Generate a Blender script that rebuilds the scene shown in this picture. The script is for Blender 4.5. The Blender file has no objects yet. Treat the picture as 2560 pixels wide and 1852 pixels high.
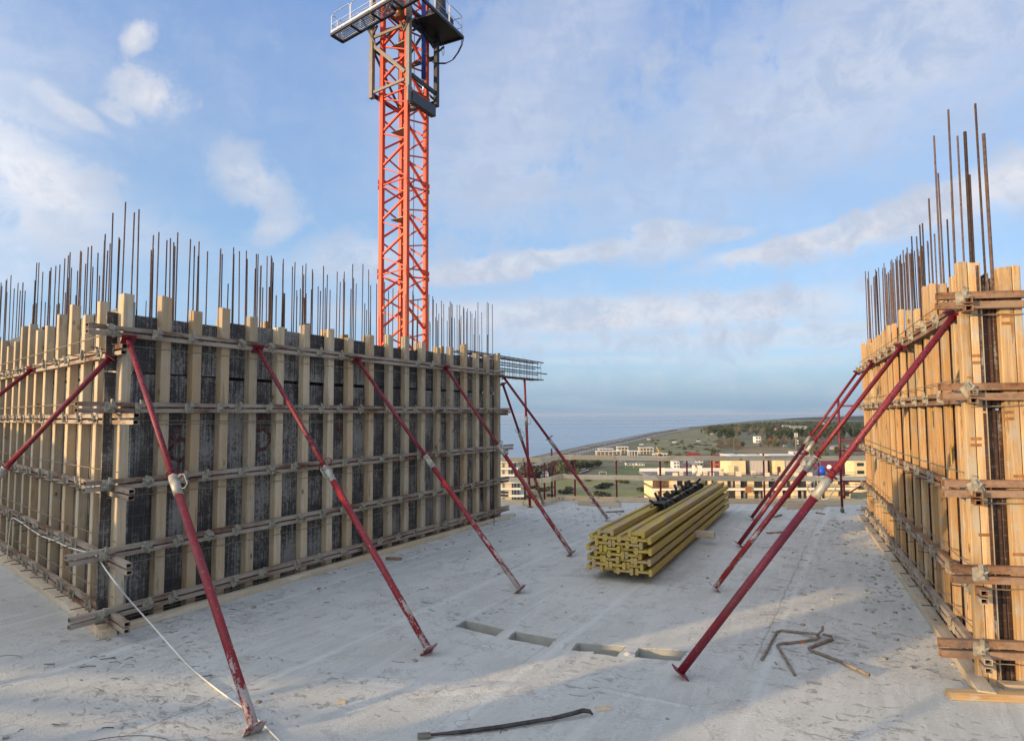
import bpy, bmesh, math, random
from mathutils import Vector, Matrix
random.seed(7)
S = bpy.context.scene
C = S.collection
R = math.radians

# ------------------------------------------------------------------ camera
FPX, PITCH, ROLL, EYE = 1661.3, .0671, .0051, 1.95
def ray(x, y):
    r = ((x-1280)/FPX, 1.0, -(y-926)/FPX)
    c, s = math.cos(ROLL), math.sin(ROLL)
    r = (r[0]*c + r[2]*s, r[1], -r[0]*s + r[2]*c)
    c, s = math.cos(PITCH), math.sin(PITCH)
    return Vector((r[0], r[1]*c - r[2]*s, r[1]*s + r[2]*c))
EYEP = Vector((0, 0, EYE))
def G(x, y, z=0.0):                       # point of the level z seen at a pixel of the photograph
    r = ray(x, y); return EYEP + r*((z-EYE)/r.z)
def azv(a): return Vector((math.sin(R(a)), math.cos(R(a)), 0))
def W(x, y, p, az):                       # point of the upright plane through p running along azimuth az
    r = ray(x, y); d = azv(az); n = Vector((d.y, -d.x, 0))
    return EYEP + r*(n.dot(Vector((p[0], p[1], 0)))/n.dot(r))
def D(x, y, dist):                        # point at a horizontal distance
    r = ray(x, y); return EYEP + r*(dist/math.hypot(r.x, r.y))
cd = bpy.data.cameras.new('camera'); cam = bpy.data.objects.new('camera', cd); C.objects.link(cam)
fw = ray(1280, 926).normalized(); up = (ray(1280, 826)-ray(1280, 926)).normalized(); rt = fw.cross(up)
M3 = Matrix((rt, up, -fw)).transposed()
cam.matrix_world = Matrix.Translation(EYEP) @ M3.to_4x4()
cd.sensor_width = 36; cd.lens = FPX*36/2560; cd.clip_start = .05; cd.clip_end = 300000
S.camera = cam

# ------------------------------------------------------------------ light
SUN_AZ, SUN_EL = 237.0, 8.5
sd = bpy.data.lights.new('sun', 'SUN'); sd.energy = 2.95; sd.angle = R(.6); sd.color = (1, .69, .36)
so = bpy.data.objects.new('sun', sd); C.objects.link(so)
sv = Vector((math.sin(R(SUN_AZ))*math.cos(R(SUN_EL)), math.cos(R(SUN_AZ))*math.cos(R(SUN_EL)), math.sin(R(SUN_EL))))
so.rotation_euler = sv.to_track_quat('Z', 'Y').to_euler()
S.view_settings.view_transform = 'Standard'; S.view_settings.look = 'None'
S.view_settings.gamma = 1; S.view_settings.exposure = .8
try: S.view_settings.use_curve_mapping = False
except Exception: pass
S.cycles.max_bounces = 6; S.cycles.transparent_max_bounces = 12; S.cycles.volume_bounces = 0
S.cycles.caustics_reflective = False; S.cycles.caustics_refractive = False

class NT:                                  # small helper to write node trees
    def __init__(s, t): s.t = t; t.nodes.clear()
    def n(s, typ, **k):
        a = s.t.nodes.new(typ)
        for q, v in k.items():
            if q.startswith('i_'):
                key = q[2:]; key = int(key) if key.isdigit() else key
                s.put(a.inputs[key], v)
            else: setattr(a, q, v)
        return a
    def put(s, sock, v):
        if isinstance(v, bpy.types.NodeSocket): s.t.links.new(v, sock)
        elif isinstance(v, bpy.types.Node): s.t.links.new(v.outputs[0], sock)
        else: sock.default_value = v
    def math(s, op, a, b=0.0, c=None, clamp=False):
        m = s.n('ShaderNodeMath', operation=op, use_clamp=clamp); s.put(m.inputs[0], a); s.put(m.inputs[1], b)
        if c is not None: s.put(m.inputs[2], c)
        return m.outputs[0]
    def mix(s, f, a, b, blend='MIX'):
        m = s.n('ShaderNodeMix', data_type='RGBA', blend_type=blend)
        s.put(m.inputs[0], f)
        s.put(m.inputs[6], a if not isinstance(a, tuple) else (*a[:3], 1)); s.put(m.inputs[7], b if not isinstance(b, tuple) else (*b[:3], 1))
        return m.outputs[2]
    def noise(s, vec, scale, detail=4, rough=.6, dist=0.0):
        m = s.n('ShaderNodeTexNoise'); s.put(m.inputs['Vector'], vec); m.inputs['Scale'].default_value = scale
        m.inputs['Detail'].default_value = detail; m.inputs['Roughness'].default_value = rough; m.inputs['Distortion'].default_value = dist
        return m.outputs[0]
    def ramp(s, f, lo, hi, a=0.0, b=1.0, smooth=True):
        m = s.n('ShaderNodeMapRange'); m.interpolation_type = 'SMOOTHSTEP' if smooth else 'LINEAR'
        s.put(m.inputs[0], f); s.put(m.inputs[1], lo); s.put(m.inputs[2], hi); s.put(m.inputs[3], a); s.put(m.inputs[4], b)
        return m.outputs[0]
    def vscale(s, vec, sc):
        m = s.n('ShaderNodeMapping'); s.put(m.inputs[0], vec); m.inputs['Scale'].default_value = sc; return m.outputs[0]

# world: Nishita sky with procedural cloud sheets laid over it
wd = bpy.data.worlds.new('World'); S.world = wd; wd.use_nodes = True
w = NT(wd.node_tree)
sky = w.n('ShaderNodeTexSky', sky_type='NISHITA'); sky.sun_disc = False
sky.sun_elevation = R(SUN_EL + 5); sky.sun_rotation = R(SUN_AZ); sky.altitude = 40; sky.air_density = 1.0; sky.dust_density = .6; sky.ozone_density = 3.0
tc = w.n('ShaderNodeTexCoord'); dirv = tc.outputs['Generated']
sep = w.n('ShaderNodeSeparateXYZ'); w.put(sep.inputs[0], dirv)
dx, dy, dz = sep.outputs
az = w.math('ARCTAN2', dx, dy)             # azimuth, 0 straight ahead
el = w.math('ARCSINE', dz)
den = w.math('ADD', w.math('MAXIMUM', dz, 0), .09)
cmb = w.n('ShaderNodeCombineXYZ'); w.put(cmb.inputs[0], w.math('DIVIDE', dx, den)); w.put(cmb.inputs[1], w.math('DIVIDE', dy, den)); cmb.inputs[2].default_value = 3.3
pl = cmb.outputs[0]
cmb2 = w.n('ShaderNodeCombineXYZ'); w.put(cmb2.inputs[0], az); w.put(cmb2.inputs[1], w.math('MULTIPLY', el, 1.0)); cmb2.inputs[2].default_value = 1.7
ae = cmb2.outputs[0]
warp = w.noise(ae, 9, 5, .6)
wisp = w.noise(w.vscale(pl, (.6, 1.0, 1)), .62, 5, .55, .4)
puff = w.noise(ae, 17, 9, .66, .35)
def blob(ax, ay, sx, sy, rot, lo, hi, amp, wob=.9):
    """a cloud: elliptical region of the sky dome (centre azimuth/elevation in pixels of the photo), edges torn by noise"""
    r = ray(ax, ay); a0 = math.atan2(r.x, r.y); e0 = math.asin(r.z/r.length)
    c, s = math.cos(rot), math.sin(rot)
    u = w.math('SUBTRACT', az, a0); v = w.math('SUBTRACT', el, e0)
    uu = w.math('ADD', w.math('MULTIPLY', u, c/sx), w.math('MULTIPLY', v, s/sx))
    vv = w.math('ADD', w.math('MULTIPLY', u, -s/sy), w.math('MULTIPLY', v, c/sy))
    d = w.math('SQRT', w.math('ADD', w.math('MULTIPLY', uu, uu), w.math('MULTIPLY', vv, vv)))
    d = w.math('ADD', d, w.math('MULTIPLY', w.math('SUBTRACT', puff, .5), wob*2.8))
    return w.math('MULTIPLY', w.ramp(d, hi*.88, lo+.35), min(1, amp*1.12))
blobs = [  # x, y, half widths (rad), rotation, core, edge, strength
    (345, 90, .030, .017, .9, .1, 1.25, .9), (370, 235, .052, .034, -.1, .1, 1.3, .85), (300, 285, .03, .014, -.3, .1, 1.2, .55),
    (60, 250, .08, .03, -.25, 0, 1.3, .4), (180, 280, .05, .012, -.4, 0, 1.3, .7), (40, 370, .11, .03, -.3, 0, 1.4, .45),
    (110, 480, .10, .06, -.4, 0, 1.4, .7), (60, 420, .08, .04, -.5, 0, 1.2, .6), (20, 640, .10, .05, 0, 0, 1.4, .4),
    (630, 450, .08, .042, -.45, 0, 1.3, .65), (690, 570, .05, .028, .5, 0, 1.3, .55), (300, 580, .11, .05, -.1, 0, 1.5, .35),
    (900, 640, .10, .04, .1, 0, 1.5, .5), (1310, 655, .19, .018, .12, .1, 1.4, .85), (1210, 690, .10, .014, .1, .1, 1.3, .7), (1640, 610, .075, .032, .1, 0, 1.4, .65),
    (1640, 567, .055, .010, 0, .1, 1.3, .7), (1810, 585, .05, .012, 0, 0, 1.3, .6), (1830, 640, .05, .012, .1, 0, 1.3, .6),
    (2080, 590, .20, .020, .17, .1, 1.35, .9), (2330, 520, .20, .028, .25, .1, 1.35, .95), (2540, 450, .12, .040, .35, 0, 1.4, .95),
    (1400, 150, .30, .12, .9, 0, 1.5, .38), (2350, 90, .34, .12, .05, 0, 1.6, .42), (2000, 250, .40, .12, .3, 0, 1.6, .35), (1150, 330, .16, .2, .8, 0, 1.5, .28),
    (1600, 790, .48, .034, .01, 0, 1.5, .80), (1700, 862, .42, .014, -.02, 0, 1.5, .50), (1980, 830, .24, .012, .02, 0, 1.5, .6), (1380, 768, .30, .012, .02, 0, 1.5, .45), (1560, 900, .40, .010, 0, 0, 1.4, .35), (2010, 905, .2, .010, 0, 0, 1.4, .3)]
acc = None
for b in blobs:
    m = blob(*b); acc = m if acc is None else w.math('SUBTRACT', w.math('ADD', acc, m), w.math('MULTIPLY', acc, m))
veil = w.math('MULTIPLY', w.math('ADD', w.ramp(wisp, .28, .78), w.ramp(el, .55, 1.0, 0, .6)), .38)
veil = w.math('ADD', veil, w.math('MULTIPLY', w.ramp(warp, .45, .8), .10))
veil = w.math('MULTIPLY', veil, w.ramp(el, .02, .2, .7, 1))
veil = w.math('ADD', veil, w.math('MULTIPLY', w.ramp(w.math('ABSOLUTE', az), .5, 1.4), .25))
acc = w.math('SUBTRACT', w.math('ADD', acc, veil), w.math('MULTIPLY', acc, veil))
fine = w.ramp(w.noise(w.vscale(ae, (1, 2.6, 1)), 16, 5, .55), .3, .75, .85, 1.1)
acc = w.math('MULTIPLY', acc, fine, clamp=True)
skyc = w.n('ShaderNodeHueSaturation'); w.put(skyc.inputs['Color'], sky.outputs[0]); skyc.inputs['Saturation'].default_value = 1.0; skyc.inputs['Value'].default_value = 1.0
tint = w.mix(1.0, skyc.outputs[0], (.86, .93, 1.05), 'MULTIPLY')
grad = w.mix(w.ramp(el, .0, .16), (1.08, 1.62, 2.28), (1.40, 2.16, 3.08))
grad = w.mix(w.ramp(el, .14, .62), grad, (.74, 1.38, 2.80))
sunw = w.math('ADD', w.math('MULTIPLY', dx, math.sin(R(SUN_AZ))), w.math('MULTIPLY', dy, math.cos(R(SUN_AZ))))   # 1 towards the low sun, -1 away from it
glow = w.ramp(sunw, -.1, .95)
tint = w.mix(w.math('SUBTRACT', .72, w.math('MULTIPLY', glow, .47)), tint, grad)
# clouds are lit by the low sun on one side and by the sky on the other
ccol = w.mix(w.ramp(puff, .35, .7), (2.10, 2.36, 2.90), (3.15, 3.15, 3.30))
ccol = w.mix(glow, ccol, (11.0, 10.4, 9.6))               # the thin cloud sheet is brightest round the sun
# grey-blue bank low over the sea
bank = w.math('MULTIPLY', w.ramp(el, .085, .0), .75)
tint = w.mix(bank, tint, (.90, 1.46, 2.12))
out = w.mix(acc, tint, ccol)
bg = w.n('ShaderNodeBackground'); w.put(bg.inputs[0], out); bg.inputs[1].default_value = .15
wo = w.n('ShaderNodeOutputWorld'); w.put(wo.inputs[0], bg.outputs[0])

# ------------------------------------------------------------------ materials
MATS = {}
def mat(name, fn, **k):
    if name in MATS: return MATS[name]
    m = bpy.data.materials.new(name); m.use_nodes = True
    t = NT(m.node_tree); p = t.n('ShaderNodeBsdfPrincipled'); o = t.n('ShaderNodeOutputMaterial'); t.put(o.inputs[0], p.outputs[0])
    tcn = t.n('ShaderNodeTexCoord'); oi = t.n('ShaderNodeObjectInfo')
    fn(t, p, tcn.outputs['Object'], oi.outputs['Random'], **k); MATS[name] = m; return m
def bump(t, p, h, strength=.3, dist=.01):
    b = t.n('ShaderNodeBump'); b.inputs['Strength'].default_value = strength; b.inputs['Distance'].default_value = dist
    t.put(b.inputs['Height'], h); t.put(p.inputs['Normal'], b.outputs[0])
def setp(t, p, col, rough=.8, metal=0.0, spec=.3):
    t.put(p.inputs['Base Color'], col if not isinstance(col, tuple) else (*col[:3], 1))
    t.put(p.inputs['Roughness'], rough); t.put(p.inputs['Metallic'], metal); p.inputs['Specular IOR Level'].default_value = spec
def offs(t, v, rnd, k=37.0):               # shift the pattern from object to object
    m = t.n('ShaderNodeVectorMath', operation='ADD'); t.put(m.inputs[0], v)
    c = t.n('ShaderNodeCombineXYZ'); t.put(c.inputs[0], t.math('MULTIPLY', rnd, k)); t.put(c.inputs[1], t.math('MULTIPLY', rnd, k*1.7)); t.put(c.inputs[2], t.math('MULTIPLY', rnd, k*.6))
    t.put(m.inputs[1], c.outputs[0]); return m.outputs[0]
def f_wood(t, p, v, rnd, a=(.53, .43, .295), b=(.40, .31, .195), dirt=.5, dcol=(.50, .455, .375), rough=.85, gaxis=2):
    v = offs(t, v, rnd)
    sc = [38, 38, 38]; sc[gaxis] = 1.6
    g = t.noise(t.vscale(v, sc), 1.0, 6, .65, .8)
    sc2 = [9, 9, 9]; sc2[gaxis] = .7
    g2 = t.noise(t.vscale(v, sc2), 1.0, 4, .6)
    col = t.mix(t.ramp(g, .32, .68), a, b)
    col = t.mix(t.math('MULTIPLY', t.ramp(g2, .35, .7), .45), col, (a[0]*1.12, a[1]*.98, a[2]*.8))
    kn = t.n('ShaderNodeTexVoronoi'); t.put(kn.inputs['Vector'], t.vscale(v, [6 if i != gaxis else 3.0 for i in range(3)])); kn.inputs['Scale'].default_value = 1.0
    col = t.mix(t.ramp(kn.outputs['Distance'], .14, .06), col, (b[0]*.4, b[1]*.35, b[2]*.3))
    dn = t.noise(v, 7, 6, .7)
    col = t.mix(t.math('MULTIPLY', t.ramp(dn, .46, .66), dirt), col, dcol)
    fine = t.noise(v, 46, 3, .6)
    col = t.mix(t.math('MULTIPLY', t.ramp(fine, .62, .72), dirt*.9), col, (dcol[0]*1.2, dcol[1]*1.2, dcol[2]*1.2))
    r2 = t.math('FRACT', t.math('MULTIPLY', rnd, 7.31))
    col = t.mix(t.math('MULTIPLY', t.ramp(r2, .55, 1.0), .45), col, (a[0]*.95, a[1]*.72, a[2]*.5))
    pale = t.noise(t.vscale(v, [4 if i != gaxis else .9 for i in range(3)]), 1.0, 6, .7)
    col = t.mix(t.math('MULTIPLY', t.ramp(pale, .56, .62), dirt*1.1), col, (dcol[0]*1.15, dcol[1]*1.12, dcol[2]*1.05))
    dark_ = t.ramp(t.noise(t.vscale(v, [12 if i != gaxis else 1.1 for i in range(3)]), 1.0, 5, .75), .58, .66)
    col = t.mix(t.math('MULTIPLY', dark_, .6), col, (b[0]*.55, b[1]*.48, b[2]*.4))
    vary = t.math('ADD', t.math('MULTIPLY', rnd, .36), .80)
    hs = t.n('ShaderNodeHueSaturation'); t.put(hs.inputs['Color'], col); t.put(hs.inputs['Value'], vary)
    setp(t, p, hs.outputs[0], rough, 0, .2); bump(t, p, t.math('ADD', g, t.math('MULTIPLY', fine, .6)), .35, .004)
def f_ply(t, p, v, rnd, warm=False):
    base = (.036, .034, .036) if not warm else (.034, .017, .011)
    v = offs(t, v, rnd, 11)
    st = t.noise(t.vscale(v, (55, 55, 1.6)), 1.0, 5, .7, .25)
    bl = t.noise(v, 2.2, 6, .7)
    gr = t.noise(v, 30, 6, .75)
    big = t.noise(t.vscale(v, (1.3, 1.3, .8)), 1.0, 3, .5)
    m = t.math('ADD', t.math('MULTIPLY', st, .50), t.math('ADD', t.math('MULTIPLY', bl, .38), t.math('MULTIPLY', gr, .42)))
    m = t.math('ADD', m, t.math('MULTIPLY', t.math('SUBTRACT', big, .5), .35))
    lo = t.math('SUBTRACT', .66, t.math('MULTIPLY', rnd, .08)) if not warm else .70
    cem = t.ramp(m, lo, t.math('ADD', lo, .12))
    col = t.mix(t.ramp(bl, .35, .65), base, (base[0]*2.2, base[1]*2.0, base[2]*1.7))
    col = t.mix(t.math('MULTIPLY', cem, .80), col, (.30, .285, .25))
    h = t.math('ADD', gr, st)
    gsc = t.n('ShaderNodeSeparateXYZ'); t.put(gsc.inputs[0], v)
    ln = None
    for ax in (0, 2):
        fr = t.math('FRACT', t.math('MULTIPLY', gsc.outputs[ax], 9.0)); l = t.math('LESS_THAN', fr, .04); ln = l if ln is None else t.math('MAXIMUM', ln, l)
    col = t.mix(t.math('MULTIPLY', ln, .28), col, (.26, .24, .21))
    setp(t, p, col, t.ramp(cem, 0, 1, .5, .9), 0, .3); bump(t, p, h, .35, .006)
def f_rustbar(t, p, v, rnd, dust=.5, a=(.20, .085, .045), dc=(.44, .38, .30)):
    v = offs(t, v, rnd)
    n = t.noise(v, 24, 6, .7); n2 = t.noise(t.vscale(v, (6, 6, 1.5)), 1.0, 5, .65)
    col = t.mix(t.ramp(n, .35, .65), a, (a[0]*.4, a[1]*.42, a[2]*.5))
    col = t.mix(t.math('MULTIPLY', t.ramp(n2, .3, .62), dust), col, dc)
    setp(t, p, col, .85, .1, .2); bump(t, p, n, .3, .003)
def f_rebar(t, p, v, rnd):
    n = t.noise(offs(t, v, rnd), 30, 4, .7)
    col = t.mix(t.ramp(n, .3, .7), (.17, .105, .075), (.085, .06, .05))
    hs = t.n('ShaderNodeHueSaturation'); t.put(hs.inputs['Color'], col); t.put(hs.inputs['Value'], t.math('ADD', t.math('MULTIPLY', rnd, 1.0), .5))
    wv = t.n('ShaderNodeTexWave'); t.put(wv.inputs[0], v); wv.bands_direction = 'Z'; wv.inputs['Scale'].default_value = 28
    setp(t, p, hs.outputs[0], .8, .2, .2); bump(t, p, wv.outputs[0], .8, .004)
def f_redpaint(t, p, v, rnd, splash=.5, col=(.26, .012, .016), zfade=1.6):
    vv = offs(t, v, rnd)
    s = t.n('ShaderNodeSeparateXYZ'); t.put(s.inputs[0], v)
    n = t.noise(t.vscale(vv, (14, 14, 4)), 1.0, 7, .75); n2 = t.noise(vv, 70, 3, .6)
    low = t.ramp(s.outputs[2], zfade, 0.0, 0.0, 1.0, False)
    th = t.math('SUBTRACT', .70, t.math('MULTIPLY', low, .255*splash/.5))
    c = t.mix(t.ramp(n, .3, .7), col, (col[0]*.62, col[1]*.8, col[2]*1.1))
    c = t.mix(t.ramp(t.math('ADD', n, t.math('MULTIPLY', t.math('SUBTRACT', n2, .5), .25)), th, t.math('ADD', th, .05)), c, (.44, .38, .35))
    c = t.mix(t.math('MULTIPLY', t.ramp(n2, .66, .70), .6), c, (.5, .45, .42))
    c = t.mix(t.math('MULTIPLY', t.ramp(t.noise(vv, 5, 4, .6), .5, .7), .35), c, (.12, .045, .03))
    setp(t, p, c, t.ramp(n, .3, .8, .38, .75), 0, .45); bump(t, p, t.math('ADD', n, n2), .15, .002)
def f_plain(t, p, v, rnd, col=(.5, .5, .5), rough=.6, metal=0.0, var=.15, nscale=8, dirt=.0, dcol=(.1, .09, .08), bmp=.1):
    vv = offs(t, v, rnd)
    n = t.noise(vv, nscale, 5, .65)
    c = t.mix(t.ramp(n, .3, .7), (col[0]*(1-var), col[1]*(1-var), col[2]*(1-var)), (min(1, col[0]*(1+var)), min(1, col[1]*(1+var)), min(1, col[2]*(1+var))))
    if dirt: c = t.mix(t.math('MULTIPLY', t.ramp(t.noise(vv, nscale*.4, 6, .7), .48, .68), dirt), c, dcol)
    setp(t, p, c, rough, metal, .4)
    if bmp: bump(t, p, t.noise(vv, nscale*6, 3, .6), bmp, .003)
def f_concrete(t, p, v, rnd):
    wv = t.noise(v, .8, 5, .6, .3)
    a = t.noise(v, 3.2, 8, .68, .6)
    fine = t.noise(v, 34, 6, .72)
    grit = t.noise(v, 120, 4, .65)
    # brushed direction of the screed
    st = t.noise(t.vscale(v, (1.0, 7.0, 1)), 2.4, 6, .65, .4)
    st2 = t.n('ShaderNodeVectorRotate'); t.put(st2.inputs[0], v); st2.inputs['Angle'].default_value = R(-62)
    st3 = t.noise(t.vscale(st2.outputs[0], (1.2, 9, 1)), 1.0, 6, .7, .6)
    rv_ = t.n('ShaderNodeVectorRotate'); t.put(rv_.inputs[0], v); rv_.inputs['Angle'].default_value = R(24)
    fl = t.noise(t.vscale(rv_.outputs[0], (3.6, 5.8, 1)), 2.4, 9, .76, .8)
    reg = t.noise(v, .55, 3, .5)
    col = t.mix(t.ramp(wv, .3, .7), (.585, .585, .53), (.705, .70, .635))
    col = t.mix(t.math('MULTIPLY', t.ramp(st3, .42, .68), .6), col, (.76, .755, .69))
    # bare grey spots where the white laitance has flaked off
    spots = t.math('MULTIPLY', t.ramp(t.math('ADD', t.math('MULTIPLY', a, .55), t.math('MULTIPLY', fine, .45)), .525, .565), t.ramp(wv, .36, .6, .25, 1))
    col = t.mix(t.math('MULTIPLY', spots, .45), col, (.36, .335, .29))
    thr = t.math('SUBTRACT', .675, t.math('MULTIPLY', t.ramp(reg, .35, .65), .12))
    flk = t.ramp(fl, thr, t.math('ADD', thr, .03))
    col = t.mix(t.math('MULTIPLY', flk, .5), col, (.36, .36, .33))
    pits = t.ramp(t.noise(t.vscale(v, (14, 30, 1)), 1.0, 4, .7), .68, .74)
    col = t.mix(t.math('MULTIPLY', pits, .45), col, (.24, .23, .20))
    jn = t.math('FRACT', t.math('MULTIPLY', t.math('ADD', t.n('ShaderNodeSeparateXYZ', i_0=st2.outputs[0]).outputs[1], t.math('MULTIPLY', a, .10)), .62))
    col = t.mix(t.math('MULTIPLY', t.ramp(t.math('ABSOLUTE', t.math('SUBTRACT', jn, .5)), .035, .0), .55), col, (.78, .80, .74))
    col = t.mix(t.math('MULTIPLY', t.ramp(t.math('ABSOLUTE', t.math('SUBTRACT', jn, .56)), .010, .0), t.math('MULTIPLY', t.ramp(reg, .4, .6), .55)), col, (.30, .29, .26))
    crk = t.n('ShaderNodeTexVoronoi', feature='DISTANCE_TO_EDGE'); wob = t.n('ShaderNodeVectorMath', operation='ADD'); t.put(wob.inputs[0], v)
    nn = t.n('ShaderNodeTexNoise'); t.put(nn.inputs['Vector'], v); nn.inputs['Scale'].default_value = 2.5
    t.put(wob.inputs[1], nn.outputs['Color']); t.put(crk.inputs['Vector'], wob.outputs[0]); crk.inputs['Scale'].default_value = .45
    col = t.mix(t.math('MULTIPLY', t.ramp(crk.outputs['Distance'], .004, .0), .35), col, (.15, .14, .13))
    setp(t, p, col, .92, 0, .15)
    h = t.math('ADD', t.math('MULTIPLY', fine, 1.0), t.math('ADD', t.math('MULTIPLY', grit, .7), t.math('MULTIPLY', st, .35)))
    h = t.math('ADD', h, t.math('ADD', t.math('MULTIPLY', a, 1.0), t.math('MULTIPLY', flk, -.5)))
    bump(t, p, h, 1.0, .02)
def f_h20(t, p, v, rnd):
    vv = offs(t, v, rnd)
    g = t.noise(t.vscale(vv, (40, 40, 1.6)), 1.0, 5, .65, .6)
    bl = t.noise(t.vscale(vv, (.5, .5, 2.2)), 1.0, 2, .5)
    col = t.mix(t.ramp(g, .3, .7), (.50, .385, .075), (.36, .26, .055))
    # finger-jointed lengths of slightly different timber
    s = t.n('ShaderNodeSeparateXYZ'); t.put(s.inputs[0], vv)
    wn = t.n('ShaderNodeTexWhiteNoise', noise_dimensions='1D'); t.put(wn.inputs['W'], t.math('FLOOR', t.math('MULTIPLY', s.outputs[2], 3.1)))
    col = t.mix(t.math('MULTIPLY', wn.outputs[0], .55), col, (.42, .27, .10))
    col = t.mix(t.math('MULTIPLY', t.ramp(bl, .45, .62), t.math('MULTIPLY', rnd, .9)), col, (.33, .26, .20))
    n2 = t.noise(vv, 26, 5, .7)
    col = t.mix(t.math('MULTIPLY', t.ramp(n2, .60, .68), .5), col, (.12, .09, .05))
    setp(t, p, col, .7, 0, .25); bump(t, p, g, .25, .003)
WOOD = lambda: mat('pale_softwood', f_wood)
WOODN = lambda: mat('raw_orange_softwood', f_wood, a=(.56, .385, .20), b=(.33, .20, .095), dirt=.85, dcol=(.40, .35, .265))
WOODD = lambda: mat('weathered_softwood', f_wood, a=(.56, .48, .35), b=(.43, .35, .24), dirt=.6, dcol=(.55, .52, .45))
BOARD = lambda: mat('fence_board_wood', f_wood, a=(.74, .63, .45), b=(.62, .50, .33), dirt=.2)
PLY = lambda: mat('cement_stained_film_plywood', f_ply)
PLYW = lambda: mat('brown_film_plywood', f_ply, warm=True)
TUBE = lambda: mat('dusty_steel_waler', f_rustbar, dust=.85)
TUBER = lambda: mat('rusty_steel_waler', f_rustbar, dust=.55, a=(.27, .115, .05), dc=(.40, .30, .21))
ZINC = lambda: mat('cement_crusted_zinc', f_plain, col=(.32, .29, .225), rough=.85, metal=.05, var=.3, nscale=20, dirt=.4, dcol=(.2, .16, .11))
GALV = lambda: mat('galvanised_steel', f_plain, col=(.36, .34, .28), rough=.55, metal=.4, var=.3, nscale=20, dirt=.5, dcol=(.36, .33, .29))
REBAR = lambda: mat('rusty_rebar', f_rebar)
REDP = lambda: mat('red_painted_steel', f_redpaint)
REDU = lambda: mat('dark_red_painted_steel', f_redpaint, splash=.1, col=(.20, .012, .02))
REDF = lambda: mat('bright_red_fence_post', f_redpaint, splash=.1, col=(.24, .008, .012))
WIRE = lambda: mat('dusty_wire', f_plain, col=(.27, .22, .16), rough=.7, metal=.3)
DARKW = lambda: mat('black_tie_wire', f_plain, col=(.055, .045, .04), rough=.6, metal=.3)
CONC = lambda: mat('rough_pale_concrete', f_concrete)

# ------------------------------------------------------------------ mesh helpers
def new_obj(name, data, parent=None, mw=None, m=None):
    o = bpy.data.objects.new(name, data); C.objects.link(o)
    if m is not None and data is not None and not data.materials: data.materials.append(m)
    if parent is not None:
        o.parent = parent
        if mw is None: mw = Matrix.Identity(4)
        o.matrix_basis = BASE[parent.name].inverted() @ mw
        BASE[o.name] = mw
    else:
        if mw is not None: o.matrix_world = mw
        BASE[o.name] = mw.copy() if mw is not None else Matrix.Identity(4)
    return o
BASE = {}
def tag(o, label=None, cat=None, group=None, kind=None):
    if label: o['label'] = label
    if cat: o['category'] = cat
    if group: o['group'] = group
    if kind: o['kind'] = kind
    return o
def thing(name, label, cat, loc=(0, 0, 0), group=None, kind=None):
    o = new_obj(name, None, None, Matrix.Translation(Vector(loc))); o.empty_display_size = .2
    return tag(o, label, cat, group, kind)
def mesh(name, verts, faces, smooth=False):
    m = bpy.data.meshes.new(name); m.from_pydata([tuple(v) for v in verts], [], faces); m.update()
    if smooth: m.polygons.foreach_set('use_smooth', [True]*len(m.polygons))
    return m
def frame(p0, p1, upv=(0, 0, 1), roll=0.0):
    """matrix with local Z along p0->p1 and local Y as close to upv as can be"""
    p0 = Vector(p0); z = (Vector(p1)-p0).normalized(); u = Vector(upv)
    if abs(z.dot(u.normalized())) > .999: u = Vector((0, 1, 0))
    x = u.cross(z).normalized(); y = z.cross(x)
    m = Matrix((x, y, z)).transposed().to_4x4()
    if roll: m = m @ Matrix.Rotation(roll, 4, 'Z')
    return Matrix.Translation(p0) @ m
_c = {}
def m_box(w_, d_, l_, bev=.004):           # cross-section w (x) by d (y), length l along z, chamfered
    k = ('box', round(w_, 4), round(d_, 4), round(l_, 3), bev)
    if k in _c: return _c[k]
    a, b = w_/2, d_/2; e = min(bev, a*.4, b*.4)
    def ring(z, s): return [(-a+e*s, -b, z), (a-e*s, -b, z), (a, -b+e*s, z), (a, b-e*s, z), (a-e*s, b, z), (-a+e*s, b, z), (-a, b-e*s, z), (-a, -b+e*s, z)]
    if bev <= 0:
        v = [(x, y, z) for z in (0, l_) for x, y in ((-a, -b), (a, -b), (a, b), (-a, b))]
        f = [(3, 2, 1, 0), (4, 5, 6, 7)] + [(i, (i+1) % 4, (i+1) % 4+4, i+4) for i in range(4)]
    else:
        v = ring(0, 1) + ring(l_, 1)
        f = [tuple(range(7, -1, -1)), tuple(range(8, 16))] + [(i, (i+1) % 8, (i+1) % 8+8, i+8) for i in range(8)]
    _c[k] = mesh('bar', v, f); return _c[k]
def m_hollow(w_, d_, l_, t_=.005):
    k = ('hol', round(w_, 4), round(d_, 4), round(l_, 3))
    if k in _c: return _c[k]
    v = []
    for z in (0, l_):
        for q in (0, t_):
            a, b = w_/2-q, d_/2-q; v += [(-a, -b, z), (a, -b, z), (a, b, z), (-a, b, z)]
    f = []
    for i in range(4):
        j = (i+1) % 4
        f += [(i, j, j+8, i+8), (j+4, i+4, i+12, j+12), (j, i, i+4, j+4), (i+8, j+8, j+12, i+12)]
    _c[k] = mesh('hollow_bar', v, f); return _c[k]
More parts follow.
